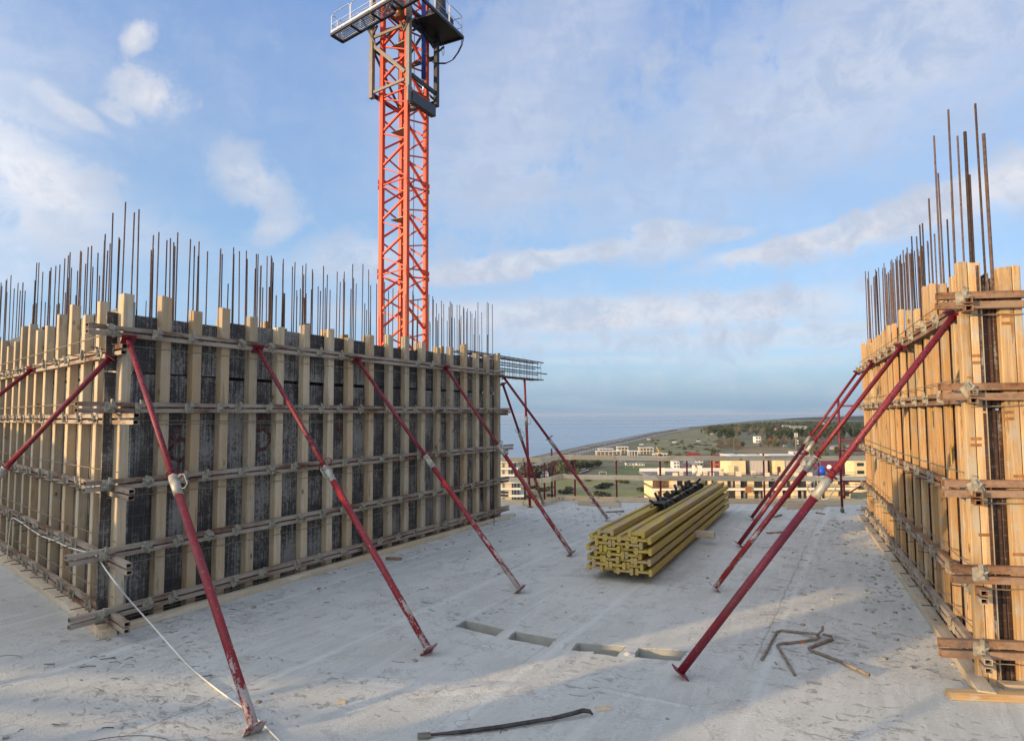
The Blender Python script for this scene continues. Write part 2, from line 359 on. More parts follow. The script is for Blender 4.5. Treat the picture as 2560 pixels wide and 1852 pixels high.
def m_cyl(r_, l_, n=16, r2=None, hollow=0.0):
    k = ('cyl', round(r_, 4), round(l_, 3), n, r2, hollow)
    if k in _c: return _c[k]
    r2 = r_ if r2 is None else r2
    v = [(rr*math.cos(2*math.pi*i/n), rr*math.sin(2*math.pi*i/n), z) for z, rr in ((0, r_), (l_, r2)) for i in range(n)]
    f = [(i, (i+1) % n, (i+1) % n+n, i+n) for i in range(n)]
    if hollow:
        v += [(rr*math.cos(2*math.pi*i/n), rr*math.sin(2*math.pi*i/n), z) for z, rr in ((0, hollow), (l_, hollow)) for i in range(n)]
        f += [((i+1) % n+2*n, i+2*n, i+3*n, (i+1) % n+3*n) for i in range(n)]
        f += [((i+1) % n, i, i+2*n, (i+1) % n+2*n) for i in range(n)] + [(i+n, (i+1) % n+n, (i+1) % n+3*n, i+3*n) for i in range(n)]
        me = mesh('pipe', v, f)
    else:
        me = mesh('rod', v, f + [tuple(range(n-1, -1, -1)), tuple(range(n, 2*n))])
    for q in range(n): me.polygons[q].use_smooth = True
    _c[k] = me; return me
def sweep_data(pts, r_, n=8, closed=False):
    pts = [Vector(p) for p in pts]; v, f = [], []; N = len(pts)
    prev = None
    for i, p in enumerate(pts):
        a = pts[(i-1) % N] if (closed or i) else p; b = pts[(i+1) % N] if (closed or i < N-1) else p
        t_ = (b-a).normalized()
        u = Vector((0, 0, 1)) if prev is None else prev
        x = u.cross(t_)
        if x.length < 1e-3: x = Vector((1, 0, 0)).cross(t_)
        x.normalize(); y = t_.cross(x); prev = y
        rr = r_[i] if isinstance(r_, (list, tuple)) else r_
        v += [p + x*rr*math.cos(2*math.pi*k/n) + y*rr*math.sin(2*math.pi*k/n) for k in range(n)]
    for i in range(N if closed else N-1):
        j = (i+1) % N
        f += [(i*n+k, i*n+(k+1) % n, j*n+(k+1) % n, j*n+k) for k in range(n)]
    if not closed: f += [tuple(range(n-1, -1, -1)), tuple(range((N-1)*n, N*n))]
    return v, f
def sweep(name, pts, r_, m, parent=None, n=8, closed=False, base=None):
    b = Vector(base) if base is not None else Vector(pts[0])
    v, f = sweep_data([Vector(p)-b for p in pts], r_, n, closed)
    return new_obj(name, mesh(name, v, f, True), parent, Matrix.Translation(b), m)
def bar(name, p0, p1, w_, d_, m, parent, upv=(0, 0, 1), bev=.004, roll=0):
    me = m_box(w_, d_, (Vector(p1)-Vector(p0)).length, bev)
    key = (me.name, m.name)
    if me.materials and me.materials[0] != m:
        if key not in _c: _c[key] = me.copy(); _c[key].materials.clear(); _c[key].materials.append(m)
        me = _c[key]
    return new_obj(name, me, parent, frame(p0, p1, upv, roll), m)
def hollow(name, p0, p1, w_, d_, m, parent, upv=(0, 0, 1)):
    me = m_hollow(w_, d_, (Vector(p1)-Vector(p0)).length)
    return new_obj(name, me, parent, frame(p0, p1, upv), m)
def rod(name, p0, p1, r_, m, parent, n=12, r2=None, hol=0.0):
    me = m_cyl(r_, (Vector(p1)-Vector(p0)).length, n, r2, hol)
    key = (me.name, m.name)
    if me.materials and me.materials[0] != m:
        if key not in _c: _c[key] = me.copy(); _c[key].materials.clear(); _c[key].materials.append(m)
        me = _c[key]
    return new_obj(name, me, parent, frame(p0, p1), m)
class MB:
    """collects boxes, rods and polygons in world space and links them as one mesh object"""
    def __init__(s): s.v = []; s.f = []
    def add(s, v, f): o = len(s.v); s.v += [Vector(q) for q in v]; s.f += [tuple(i+o for i in q) for q in f]; return s
    def box(s, x0, x1, y0, y1, z0, z1, mw=None):
        v = [Vector((x, y, z)) for z in (z0, z1) for x, y in ((x0, y0), (x1, y0), (x1, y1), (x0, y1))]
        if mw is not None: v = [mw @ q for q in v]
        return s.add(v, [(3, 2, 1, 0), (4, 5, 6, 7), (0, 1, 5, 4), (1, 2, 6, 5), (2, 3, 7, 6), (3, 0, 4, 7)])
    def bar(s, p0, p1, w_, d_, upv=(0, 0, 1)):
        m = frame(p0, p1, upv); l = (Vector(p1)-Vector(p0)).length; return s.box(-w_/2, w_/2, -d_/2, d_/2, 0, l, m)
    def tube(s, pts, r_, n=6): v, f = sweep_data(pts, r_, n); return s.add(v, f)
    def prism(s, poly, z0, z1):
        n = len(poly); v = [Vector((x[0], x[1], z0)) for x in poly]+[Vector((x[0], x[1], z1)) for x in poly]
        return s.add(v, [tuple(range(n-1, -1, -1)), tuple(range(n, 2*n))]+[(i, (i+1) % n, (i+1) % n+n, i+n) for i in range(n)])
    def build(s, name, m, parent=None, base=None, smooth=False):
        b = Vector(base) if base is not None else (BASE[parent.name].translation.copy() if parent is not None else Vector((0, 0, 0)))
        me = mesh(name, [q-b for q in s.v], s.f, smooth); return new_obj(name, me, parent, Matrix.Translation(b), m)
def jit(a): return random.uniform(-a, a)
# ------------------------------------------------------------------ the slab we stand on
SLAB = [(-16, -9), (15, -9), (15, 13.42), (1.30, 15.60), (.62, 14.62), (-.95, 16.15), (-9.5, 24.4), (-16, 24.4)]
slots = [[(1137.6, 1564.7), (1164, 1549), (1263, 1572), (1239.8, 1590)], [(1268, 1595.7), (1287, 1576), (1391, 1595), (1373.9, 1616.8)],
         [(1426.8, 1624.6), (1446, 1605), (1566, 1614), (1543, 1640.5)], [(1583.7, 1642), (1596, 1618), (1722, 1625), (1700, 1652)]]
SL = [[G(*p) for p in s] for s in slots]
def rough_ring(poly, step=.035, a=.006):
    out = []
    for i in range(len(poly)):
        p, q = poly[i], poly[(i+1) % len(poly)]; n = max(1, int((q-p).length/step))
        for k in range(n): t_ = k/n; out.append(p.lerp(q, t_) + (Vector((jit(a), jit(a), 0)) if k else Vector((0, 0, 0))))
    return out
rings = [rough_ring(s) for s in SL]
bm = bmesh.new()
def loop(pts, z):
    vs = [bm.verts.new((p[0], p[1], z)) for p in pts]; return vs, [bm.edges.new((vs[i], vs[(i+1) % len(vs)])) for i in range(len(vs))]
ov, oe = loop([Vector((x, y, 0)) for x, y in SLAB], 0)
es = list(oe); rv = []
for r_ in rings: v_, e_ = loop(r_, 0); es += e_; rv.append(v_)
bmesh.ops.triangle_fill(bm, use_beauty=True, edges=es)
for v_ in rv:
    lo = [bm.verts.new((q.co.x, q.co.y, -.17)) for q in v_]; n = len(v_)
    for i in range(n): bm.faces.new((v_[i], v_[(i+1) % n], lo[(i+1) % n], lo[i]))
    bm.faces.new(lo)
lo = [bm.verts.new((q.co.x, q.co.y, -.24)) for q in ov]; n = len(ov)
for i in range(n): bm.faces.new((ov[i], ov[(i+1) % n], lo[(i+1) % n], lo[i]))
bm.faces.new(lo)
bmesh.ops.recalc_face_normals(bm, faces=bm.faces)
fm = bpy.data.meshes.new('concrete_floor'); bm.to_mesh(fm); bm.free()
floor = new_obj('concrete_floor', fm, None, None, CONC()); tag(floor, kind='structure')
PLAST = mat('grey_plastic_sleeve', f_plain, col=(.34, .34, .30), rough=.6, var=.12, nscale=6, dirt=.35, dcol=(.3, .29, .25))
for s in SL:                                # sleeve liners cast into the slots
    for i, j in ((1, 2), (0, 1), (2, 3)):
        a, b = s[i].copy(), s[j].copy(); cn = (s[0]+s[1]+s[2]+s[3])/4
        inn = (cn-(a+b)/2); inn -= (b-a)*(inn.dot(b-a)/(b-a).length_squared); inn.normalize(); inn *= .006
        if i == 1: inn = inn
        me = MB().add([a+inn+Vector((0, 0, -.005)), b+inn+Vector((0, 0, -.005)), b+inn+Vector((0, 0, -.169)), a+inn+Vector((0, 0, -.169)),
                       a+inn*2+Vector((0, 0, -.005)), b+inn*2+Vector((0, 0, -.005)), b+inn*2+Vector((0, 0, -.169)), a+inn*2+Vector((0, 0, -.169))],
                      [(0, 1, 2, 3), (7, 6, 5, 4), (0, 4, 5, 1), (2, 6, 7, 3), (1, 5, 6, 2), (0, 3, 7, 4)])
        me.build('sleeve_side', PLAST, floor)
# low mortar lumps and ridges beside the slots
def mound(cx, cy, rx, ry, rot, h, name='mortar_ridge'):
    v = []; f = []; n = 14; rings_ = 5
    for k in range(rings_+1):
        q = k/rings_
        for i in range(n):
            a = 2*math.pi*i/n; rr = (1-q)*(1+.12*math.sin(3*a+cx*9)+jit(.05)); x, y = rx*rr*math.cos(a), ry*rr*math.sin(a)
            v.append((cx+x*math.cos(rot)-y*math.sin(rot), cy+x*math.sin(rot)+y*math.cos(rot), -.004+h*(1-(1-q)**2)+jit(.0015)*(k > 0)))
    for k in range(rings_):
        for i in range(n): f.append((k*n+i, k*n+(i+1) % n, (k+1)*n+(i+1) % n, (k+1)*n+i))
    o = MB().add(v, f+[tuple(range(rings_*n, rings_*n+n))]).build(name, CONC(), floor, smooth=True)
for px, py, rx, ry, ro, h in ((1410, 1612, .07, .04, 1.2, .02), (1572, 1634, .055, .04, .6, .022), (1490, 1690, .42, .09, .62, .022), (1340, 1668, .55, .16, .62, .018),
                              (1215, 1612, .4, .05, -.55, .012), (1180, 1720, .5, .12, .25, .016), (1600, 1740, .45, .05, -.5, .014), (1000, 1700, .8, .14, -.2, .013)):
    g = G(px, py); mound(g.x, g.y, rx, ry, ro, h)
# storeys of the same building below us
bb = MB()
bb.prism([(x*.93, y*.93) for x, y in SLAB[:4]]+[(-14, 14)], -3.2, -.24)
low = bb.build('lower_storeys', mat('raw_concrete_wall', f_plain, col=(.3, .3, .28), rough=.9, var=.2, nscale=2)); tag(low, kind='structure')
for k in range(10): MB().prism([(-15.5, -8.5), (14.5, -8.5), (14.5, 13), (-15.5, 22)], -3.5-3.2*k, -3.2-3.2*k).prism([(-14.5, -7.5), (13.5, -7.5), (13.5, 12), (-14.5, 20)], -6.395-3.2*k, -3.505-3.2*k).build('storey', mat('raw_concrete_wall', None), low)

# ------------------------------------------------------------------ clamps and walers shared by both formworks
def clamp_mesh():
    if 'clamp' in _c: return _c['clamp']
    a, c_ = .050, .010; t_ = .006
    o = [(-a+c_, -a), (a-c_, -a), (a, -a+c_), (a, a-c_), (a-c_, a), (-a+c_, a), (-a, a-c_), (-a, -a+c_)]
    m = MB()
    # plate with a slight dish
    v = [Vector((x, y, 0)) for x, y in o]+[Vector((x, y, t_)) for x, y in o]+[Vector((0, 0, .012+t_))]
    m.add(v, [tuple(range(7, -1, -1))]+[(i, (i+1) % 8, (i+1) % 8+8, i+8) for i in range(8)]+[(i+8, (i+1) % 8+8, 16) for i in range(8)])
    # wedge housing and tail
    m.box(-.018, .018, -.03, .03, t_, .034); m.box(-.010, .010, -.016, .075, .016, .040)
    m.tube([(-.035, -.02, .03), (.04, .02, .034)], .007, 6)
    _c['clamp'] = mesh('clamp', m.v, m.f); _c['clamp'].materials.append(ZINC()); return _c['clamp']
def place_clamp(pos, nrm, parent, roll, rodlen=.16):
    n = Vector(nrm).normalized(); z = n; x = Vector((0, 0, 1)).cross(z).normalized(); y = z.cross(x)
    mw = Matrix.Translation(pos) @ Matrix((x, y, z)).transposed().to_4x4() @ Matrix.Rotation(roll, 4, 'Z')
    c = new_obj('clamp', clamp_mesh(), parent, mw)
    k = ('tierod', round(rodlen, 2))
    if k not in _c: _c[k] = mesh('tie_rod', *sweep_data([(0, 0, -.08), (0, 0, rodlen)], .005, 6)); _c[k].materials.append(DARKW() if False else mat('rusty_rebar', None))
    t_ = Matrix.Rotation(jit(.10), 4, 'X') @ Matrix.Rotation(jit(.18), 4, 'Y')
    new_obj('tie_rod', _c[k], c, mw @ t_)
REBAR()
def offp(p, az, off):                       # shift a line sideways; off > 0 to the right of its direction
    d = azv(az); return Vector((p[0]+d.y*off, p[1]-d.x*off, 0))
class Face:
    """one face of a formwork: a line of studs with panels behind and walers in front. out=+1: outside is right of the direction az"""
    def __init__(s, p, az, out, parent): s.p = Vector((p[0], p[1], 0)); s.az = az; s.out = out; s.par = parent; s.d = azv(az); s.n = Vector((s.d.y, -s.d.x, 0))*out
    def pt(s, q, off=0.0, z=0.0): return s.p + s.d*q + s.n*off + Vector((0, 0, z))
    def hit(s, x, y, off=0.0):              # (distance along, height) of a pixel on the plane at that offset
        b = s.p + s.n*off; P = W(x, y, b, s.az); return (P-b).dot(s.d), P.z
    def stud(s, q, z, w_=.095, d_=.09, m=None, z0=.0, off=0.0, lean=0.0):
        o = bar('stud', s.pt(q, off-d_/2, z0), s.pt(q+lean, off-d_/2, z), w_, d_, m or WOOD(), s.par, s.n, .005)
        me = o.data.copy(); o.data = me; t1, t2 = jit(.12), jit(.12); L = max(v.co.z for v in me.vertices)   # hand-sawn top, slightly bowed edges
        for v in me.vertices:
            if v.co.z > L-.01: v.co.z += v.co.x*t1+v.co.y*t2
        return o
    def waler(s, q0, q1, z, m=None, off=.0, dep=.05, hh=.04, gap=.018, wob=.004):
        for k in (0, 1):
            zz = z-hh/2-k*(hh+gap)
            hollow('waler', s.pt(q0+jit(.01), off+dep/2, zz), s.pt(q1+jit(.02), off+dep/2, zz+jit(wob)), dep, hh, m or TUBE(), s.par, (0, 0, 1))
    def clamp(s, q, z, off=.05, roll=None, rl=.12): place_clamp(s.pt(q, off+.002, z-.049), s.n, s.par, random.choice((jit(.15), .7+jit(.5), jit(.5))) if roll is None else roll, rl)
    def wire(s, q0, q1, z, off=.012, r_=.003, sag=.01, n=8, name='tie_wire'):
        sweep(name, [s.pt(q0+(q1-q0)*k/n, off, z+jit(.004)-sag*math.sin(math.pi*k/n)) for k in range(n+1)], r_, WIRE(), s.par, 5)
    def panel(s, q0, q1, z0, z1, off, m, t_=.018):
        bar('panel', s.pt(q0+.002, off-t_/2, z0+.002), s.pt(q0+.002, off-t_/2, z1-.001), (q1-q0)-.004, t_, m, s.par, s.n, .001) if False else \
            new_obj('panel', m_box(q1-q0-.004, t_, z1-z0-.003, .0015), s.par, frame(s.pt((q0+q1)/2, off-t_/2, z0+.0015), s.pt((q0+q1)/2, off-t_/2, z1), s.n), None)
        o = s.par.children
def panel_mats(par, m, m2=None):
    for c in par.children:
        if c.name.startswith('panel') and not c.data.materials: c.data.materials.append(m)

# ------------------------------------------------------------------ left formwork
LF = thing('wall_formwork', 'long L-shaped wall formwork of pale studs over dark streaked plywood at the left', 'formwork', (-3.5, 6.4, 0))
PA = Vector((-3.5, 6.27, 0)); AZ1 = 27.8
PB = Vector((-3.66, 6.04, 0)); AZ2 = -46.5
front = Face(offp(PA, AZ1, -.13), AZ1, 1, LF)
side = Face(offp(PB, AZ2, .13), AZ2, -1, LF)
# corner where both stud faces meet
def isect(f, g):
    A = Matrix(((f.d.x, -g.d.x), (f.d.y, -g.d.y))); b = g.p-f.p; s_ = A.inverted() @ Vector((b.x, b.y)); return s_[0], s_[1]
qf, qs = isect(front, side)
front.p = front.pt(qf); side.p = front.p.copy()
z1 = lambda Y: 480+Y*.3169
studs_f = [(302.6, 330.5, 732.6), (400.9, 427.2, 739.2), (479.5, 504.5, 774.7), (552, 575, 767.8), (622.7, 645.8, 789), (691, 713.6, 815.9), (759.4, 776.4, 811), (819.4, 839.9, 821), (869.8, 887, 843),
           (921, 939.3, 836), (969.7, 987, 835.6), (1011, 1026.8, 838.8), (1052, 1067.4, 856.4), (1091, 1104.4, 867), (1123.4, 1136.9, 867), (1158.4, 1170.4, 861), (1188, 1200.7, 881), (1214.5, 1226.5, 884), (1242, 1253, 882)]
QF = []
for i, (a, b, y) in enumerate(studs_f):
    q0, z = front.hit(a, y); q1, _ = front.hit(b, y); q = (q0+q1)/2+max(0, .03-.004*i)
    QF.append(q); front.stud(q, z, max(.085, min(.105, q1-q0)))
qend = QF[-1]+.06
for i in range(0, len(QF)-1, 3):            # second timber set tight behind some studs
    pass
def topz(x, y): return front.hit(x, y, -.09)
tz = [topz(331, 786), topz(691, 824), topz(942, 861), topz(1242, 901)]
def ztop(q):
    for (qa, za), (qb, zb) in zip(tz, tz[1:]):
        if q <= qb: return za+(zb-za)*(q-qa)/(qb-qa)
    return tz[-1][1]
q = -.10; PW = 1.22
while q < qend:
    e = min(q+PW, qend); zt = ztop((q+e)/2)
    front.panel(q, e, .0, 2.36+jit(.02), -.09, None); front.panel(q, e, 2.385, zt+jit(.015), -.09, None)
    for k in range(2): pass
    q = e
railf = [(222, 862), (197.5, 1011), (214, 1161.4), (171, 1294), (180.5, 1410.8)]
railx1 = [1263, 1276, 1283, 1272, 1272]
ZF = []
for k, ((x0, y7), x1) in enumerate(zip(railf, railx1)):
    _, z = front.hit(700, y7, .05)
    q0, _ = front.hit(x0, (1009, 1009, 1203, 1381, 1525)[k] if k else 818, .05); q1, _ = front.hit(x1, 1100, .05)
    ZF.append(z); front.waler(q0, q1, z)
    gaps = [(a+b)/2 for a, b in zip(QF, QF[1:])]
    front.clamp(-.13, z)
    for g in gaps:
        if k == 0 and random.random() < .25: continue
        front.clamp(g+jit(.10), z, rl=random.choice((.06, .1, .14)))
    front.wire(-.1, qend-.1, z-.17 if k < 4 else z-.13, .006, .0035, .03)
    if k in (1, 4): front.wire(.3, qend-.2, z-.21, .006, .003, .015)
# side face
st2 = [(885, 950, 960), (750, 808, 877), (637, 688, 982), (533, 588, 902), (435, 485, 975), (340, 390, 1065), (268, 315, 1098), (208, 255, 1055), (150, 195, 1070), (95, 140, 1185), (38, 85, 1225), (-10, 36, 1180), (-70, -28, 1150), (-130, -90, 1210)]
QS = []
for i, (a, b, y) in enumerate(st2):
    q0, z = side.hit(a*.3169, z1(y)); q1, _ = side.hit(b*.3169, z1(y)); q = (q0+q1)/2; QS.append(q)
    side.stud(q, z, max(.08, min(.1, abs(q1-q0))))
q, z0_ = side.hit(0, 850, -.09)
qse = QS[-1]+2.2
for j in range(4): QS.append(QS[-1]+.5); side.stud(QS[-1], 3.0+jit(.1))
zs0 = side.hit(285, 782, -.09)[1]; zs1 = side.hit(60, 838, -.09)[1]
q = -.0
while q < qse:
    e = min(q+PW, qse); zt = zs0+(zs1-zs0)*min(1, ((q+e)/2)/4)
    side.panel(q+.02, e, .0, 2.36, -.09, None); side.panel(q+.02, e, 2.385, zt+jit(.02), -.09, None); q = e
rails = [(150, 896, 303), (150, 1036, 334), (150, 1185, 322.5), (150, 1333, 319), (150, 1452, 313)]
ZS = []
for k, (x, y, xe) in enumerate(rails):
    _, z = side.hit(x, y, .05); qe, _ = side.hit(xe, y, .05); ZS.append(z)
    side.waler(qe, qse, z)
    for a, b in zip(QS, QS[1:]): side.clamp((a+b)/2+jit(.08), z, roll=jit(.6)+random.choice((0, .8)), rl=.16)
    side.clamp(.11, z, rl=.18)
    side.wire(.0, qse, z+.12 if k else z+.15, .008, .0045, .01)
PLY(); panel_mats(LF, PLY())
# inner (back) skins of the two walls, seen only over the top
fb = Face(front.pt(0, -.09-.018-.30), AZ1, 1, LF); sb = Face(side.pt(0, -.09-.018-.30), AZ2, -1, LF)
bq = .55
while bq < qend: fb.panel(bq, min(bq+PW, qend), 0, ztop(bq)-.05, 0, None); bq += PW
bq = .5
while bq < qse: sb.panel(bq, min(bq+PW, qse), 0, 2.9, 0, None); bq += PW
panel_mats(LF, PLY())
for x, y in ((760, 809), (806, 826), (855, 838), (910, 842), (1098, 867), (1155, 861), (1040, 858), (700, 822), (660, 806), (1210, 885), (550, 803), (612, 812)):
    q, z = fb.hit(x, y, -.1); fb.stud(q, z, .1, .09, None, 0, -.02)
for q in (1.0, 1.5, 2.1, 2.6, 3.2, 3.7, 4.2): sb.stud(q, 3.0+jit(.08), .1, .09, None, 0, -.02)
# end board of the long wall and lower planks round the foot
WD = WOODD()
bar('end_stud', front.pt(qend+.02, -.25, 0), front.pt(qend+.02, -.25, ztop(qend)+.05), .12, .09, WOOD(), LF, front.d)
for zz in (.55, 1.35, 2.1):                 # stub ends of the walers that tie the short end
    e = Face(front.pt(qend+.07), AZ2+180, 1, LF)
    for k in (0, 1): hollow('waler', front.pt(qend+.09, .10, zz-.07-.06*k), front.pt(qend+.09, -.6, zz-.07-.06*k), .05, .04, TUBE(), LF)
q1 = 0
for a, b in ((-.02, 3.1), (3.1, 6.6), (6.6, qend+.35)): bar('sole_plank', front.pt(a+.003, .08, .03), front.pt(b, .08+jit(.004), .03), .10, .06, WD, LF)
for a, b in ((-.20, 3.9), (3.9, qse)): bar('sole_plank', side.pt(a+.003, .08, .035), side.pt(b, .08, .035), .12, .07, WD, LF)
# numbers brushed on the plywood and on a board
REDN = mat('faded_red_brush_paint', f_plain, col=(.105, .055, .047), rough=.9, var=.5, nscale=30)
def digit(face, ch, x, y, h, off=-.088):
    q, z = face.hit(x, y, off)
    if ch == '6': P = [(.55, 1), (.3, .85), (.1, .55), (.02, .3), (.1, .08), (.35, 0), (.6, .1), (.68, .3), (.55, .5), (.3, .52), (.08, .35)]
    elif ch == '5': P = [(.6, 1), (.1, 1), (.06, .6), (.35, .66), (.62, .5), (.66, .25), (.45, .03), (.2, 0), (.02, .08)]
    elif ch == '4': P = [(.15, 1), (.05, .45), (.6, .5), (.6, 1), (.58, 0)]
    elif ch == '7': P = [(0, 1), (.6, 1), (.5, .6), (.3, 0)]
    else: P = [(.1, .8), (.4, 1), (.4, 0), (.1, 0), (.65, 0)]
    m = MB(); w_ = h*.10
    for a, b in zip(P, P[1:]):
        A = face.pt(q+(a[0]-.3)*h*.8, off, z+(a[1]-.5)*h); B = face.pt(q+(b[0]-.3)*h*.8, off, z+(b[1]-.5)*h)
        m.bar(A+(A-B).normalized()*w_*.4, B+(B-A).normalized()*w_*.4, w_*random.uniform(.8, 1.3), .002, face.n)
    m.build('painted_number', REDN, face.par)
digit(front, '6', 447, 1100, .42); digit(front, '5', 657, 1085, .36); digit(front, '4', 850, 1072, .34); digit(front, '7', 1108, 1080, .3)
digit(side, '1', 14, 1075, .22, .003)

# ------------------------------------------------------------------ reinforcing bars standing in the left walls
SB = thing('starter_bars', 'dense rows of thin rusty rebar standing up out of the left formwork', 'rebar', front.pt(1, -.3))
def rebar(par, P, ztop, r_=.0075, z0=.0, lean=(0, 0)):
    k = ('rb', round(r_, 4), round(ztop-z0, 1)); L = round(ztop-z0, 1)
    if k not in _c: _c[k] = mesh('rebar', *sweep_data([(0, 0, 0), (0, 0, L*.5), (0, 0, L)], r_, 6), True); _c[k].materials.append(REBAR())
    o = new_obj('rebar', _c[k], par, Matrix.Translation((P.x, P.y, z0)) @ Matrix.Rotation(lean[0], 4, 'X') @ Matrix.Rotation(lean[1], 4, 'Y') @ Matrix.Diagonal((1, 1, (ztop-z0)/L, 1)))
T1 = [(18, 715), (48, 697), (72, 687), (104, 657), (137, 720), (167, 715), (185, 713), (208, 780), (280, 558), (312, 556), (340, 632), (382, 622), (398, 622), (420, 596), (433, 584), (466, 570), (477, 642), (504, 525), (541, 502), (572, 478), (588, 602), (555, 596), (630, 464), (664, 475), (675, 565), (697, 436), (735, 422), (793, 484), (808, 384), (842, 334), (828, 460), (882, 410), (908, 167), (922, 373), (975, 75), (1048, 168), (1126, 138), (1184, 338), (1249, 313), (1320, 380), (1402, 323), (1398, 400), (1480, 373), (1541, 428), (1596, 395), (1637, 465), (1721, 450), (1761, 487), (1837, 435), (1862, 494), (1948, 462), (1971, 528), (2037, 493), (2051, 580), (2067, 754), (2124, 503), (2146, 560),
      (60, 790), (104, 762), (192, 865), (250, 885), (285, 870), (378, 870), (395, 897), (447, 885), (480, 880), (522, 678), (610, 815), (622, 850), (1151, 858), (1210, 930), (5, 740), (-20, 700)]
T2 = [(48, 73), (69, 135), (128, 102), (141, 182), (154, 337), (207, 112), (227, 162), (215, 330), (268, 392), (281, 342), (310, 168), (322, 136), (327, 380), (333, 420), (371, 155), (375, 190), (392, 397), (417, 358), (441, 243), (457, 170), (482, 378), (500, 352), (518, 231), (528, 207), (562, 327), (565, 362), (595, 185), (605, 248), (615, 338), (629, 353), (680, 226), (735, 297), (742, 275), (749, 244), (795, 174), (805, 308), (818, 270), (864, 170), (925, 210), (936, 320), (972, 310), (1028, 297), (1063, 360), (1084, 342), (1122, 360), (1163, 380), (1218, 392), (1231, 360), (1258, 420), (1268, 570), (1330, 385), (1359, 422), (1372, 398), (1357, 575), (1401, 448), (1405, 570), (1432, 430), (1436, 550), (1455, 455), (1480, 434), (1470, 572), (1493, 475), (1502, 548), (1518, 455), (1541, 460), (1560, 460), (1533, 555), (1560, 540), (1579, 500), (1597, 470), (1597, 560), (1612, 507), (1620, 485), (1650, 520), (1666, 555), (1684, 440), (1676, 500), (1719, 513), (1737, 440), (1754, 450), (1796, 455)]
tops = [(x*.3169, 480+y*.3169) for x, y in T1]+[(600+x*.35273, 600+y*.35273) for x, y in T2[1:]]
ROWS = (-.17, -.35)
for x, y in tops:
    best = None
    for f in (front, side):
        for off in ROWS:
            q, z = f.hit(x, y, off)
            if q < (0.12 if f is front else .12) or q > (qend if f is front else qse): continue
            c = abs(z-3.95)
            if 3.3 < z < 4.9 and (best is None or c < best[0]): best = (c, f.pt(q, off), z)
    if best is None:                         # bars of the cross walls behind
        r_ = ray(x, y); t_ = (3.95-EYE)/r_.z; P = EYEP+r_*t_; z = 3.95
    else: P, z = best[1], best[2]
    rebar(SB, P, z, .0090 if z > 4.3 else .0068, 0, (jit(.006), jit(.010)))
for i in range(52):                          # second, shorter row between the tall ones
    f, L_ = ((front, qend), (side, 6.5))[i % 5 == 0]
    q = .3+(L_-.4)*((i*.6180339)%1); rebar(SB, f.pt(q, random.choice(ROWS)), random.uniform(3.45, 3.95), .0065, 0, (jit(.012), jit(.012)))
# rebar cage of a beam that juts from the far end of the wall
CG = thing('rebar_cage', 'open rusty rebar cage jutting out past the far end of the left formwork', 'rebar cage', front.pt(qend, -.28, 2.7))
cf = Face(offp(PA, AZ1, -.41), AZ1, 1, CG)
qa, _ = cf.hit(1140, 880); qb, zt = cf.hit(1346, 908); _, zb = cf.hit(1346, 951); cf.p = cf.p
for i, (o_, z) in enumerate([(o_, z) for z in (zt, zb) for o_ in (-.12, 0, .12)]+[(o_, z) for z in (zb+(zt-zb)*.36, zb+(zt-zb)*.68) for o_ in (-.13, .13)]):
    rod('long_bar', cf.pt(qa, o_, z+jit(.01)), cf.pt(qb-(.0 if i < 6 else jit(.25)), o_, z+jit(.012)), .013, REBAR(), CG, 6)
nst = 16
for i in range(nst):
    q = qa+(qb-qa)*(i+.3)/nst+jit(.03); a_ = .14
    sweep('stirrup', [cf.pt(q, -a_, zb-.01), cf.pt(q+jit(.02), a_, zb-.01), cf.pt(q, a_, zt+.01), cf.pt(q+jit(.02), -a_, zt+.01)], .006, REBAR(), CG, 5, True)
mw_ = MB()
for i in range(70):
    P = cf.pt(random.uniform(qa, qb), random.choice((-.13, 0, .13))+jit(.02), random.choice((zb, zt)))
    mw_.tube([P, P+Vector((jit(.03), jit(.03), jit(.04))), P+Vector((jit(.1), jit(.1), jit(.12)))], .0012, 3)
o = mw_.build('tie_wire_end', DARKW(), CG); o['kind'] = 'stuff'

# ------------------------------------------------------------------ right formwork
RF = thing('wall_formwork', 'tall wall formwork of sunlit raw timber studs at the right edge', 'formwork', (3.6, 5, 0))
PR = Vector((3.27, 4.92, 0)); AZR = 22.6; AZE = 97.9
ra = Face(offp(PR, AZR, .13), AZR, -1, RF)      # long face, looks left
gE = G(2471, 1711)
re_ = Face(gE, AZE, 1, RF)                      # end face, looks towards us
qf, qs = isect(ra, re_); ra.p = ra.pt(qf); re_.p = ra.p.copy()
WN = WOODN()
st3 = [(187, 245, 1060), (250, 300, 1020), (305, 352, 1020), (352, 400, 980), (402, 443, 932), (443, 500, 875), (503, 555, 868), (572, 630, 720), (648, 705, 720), (727, 782, 720), (805, 870, 490), (872, 945, 455), (970, 1045, 455), (1085, 1168, 380)]
QR = []
for a, b, y in st3:
    X = 2100+(a+b)/2*.24377; Y = 600+y*.24377; q, z = ra.hit(X, Y); QR.append(q)
    ra.stud(q, z, random.uniform(.085, .115), random.uniform(.050, .060), WN, lean=jit(.015))
    if q > 5: ra.stud(q-.3, z-random.uniform(.0, .2), .10, .058, WN)
qre = max(QR)+.10
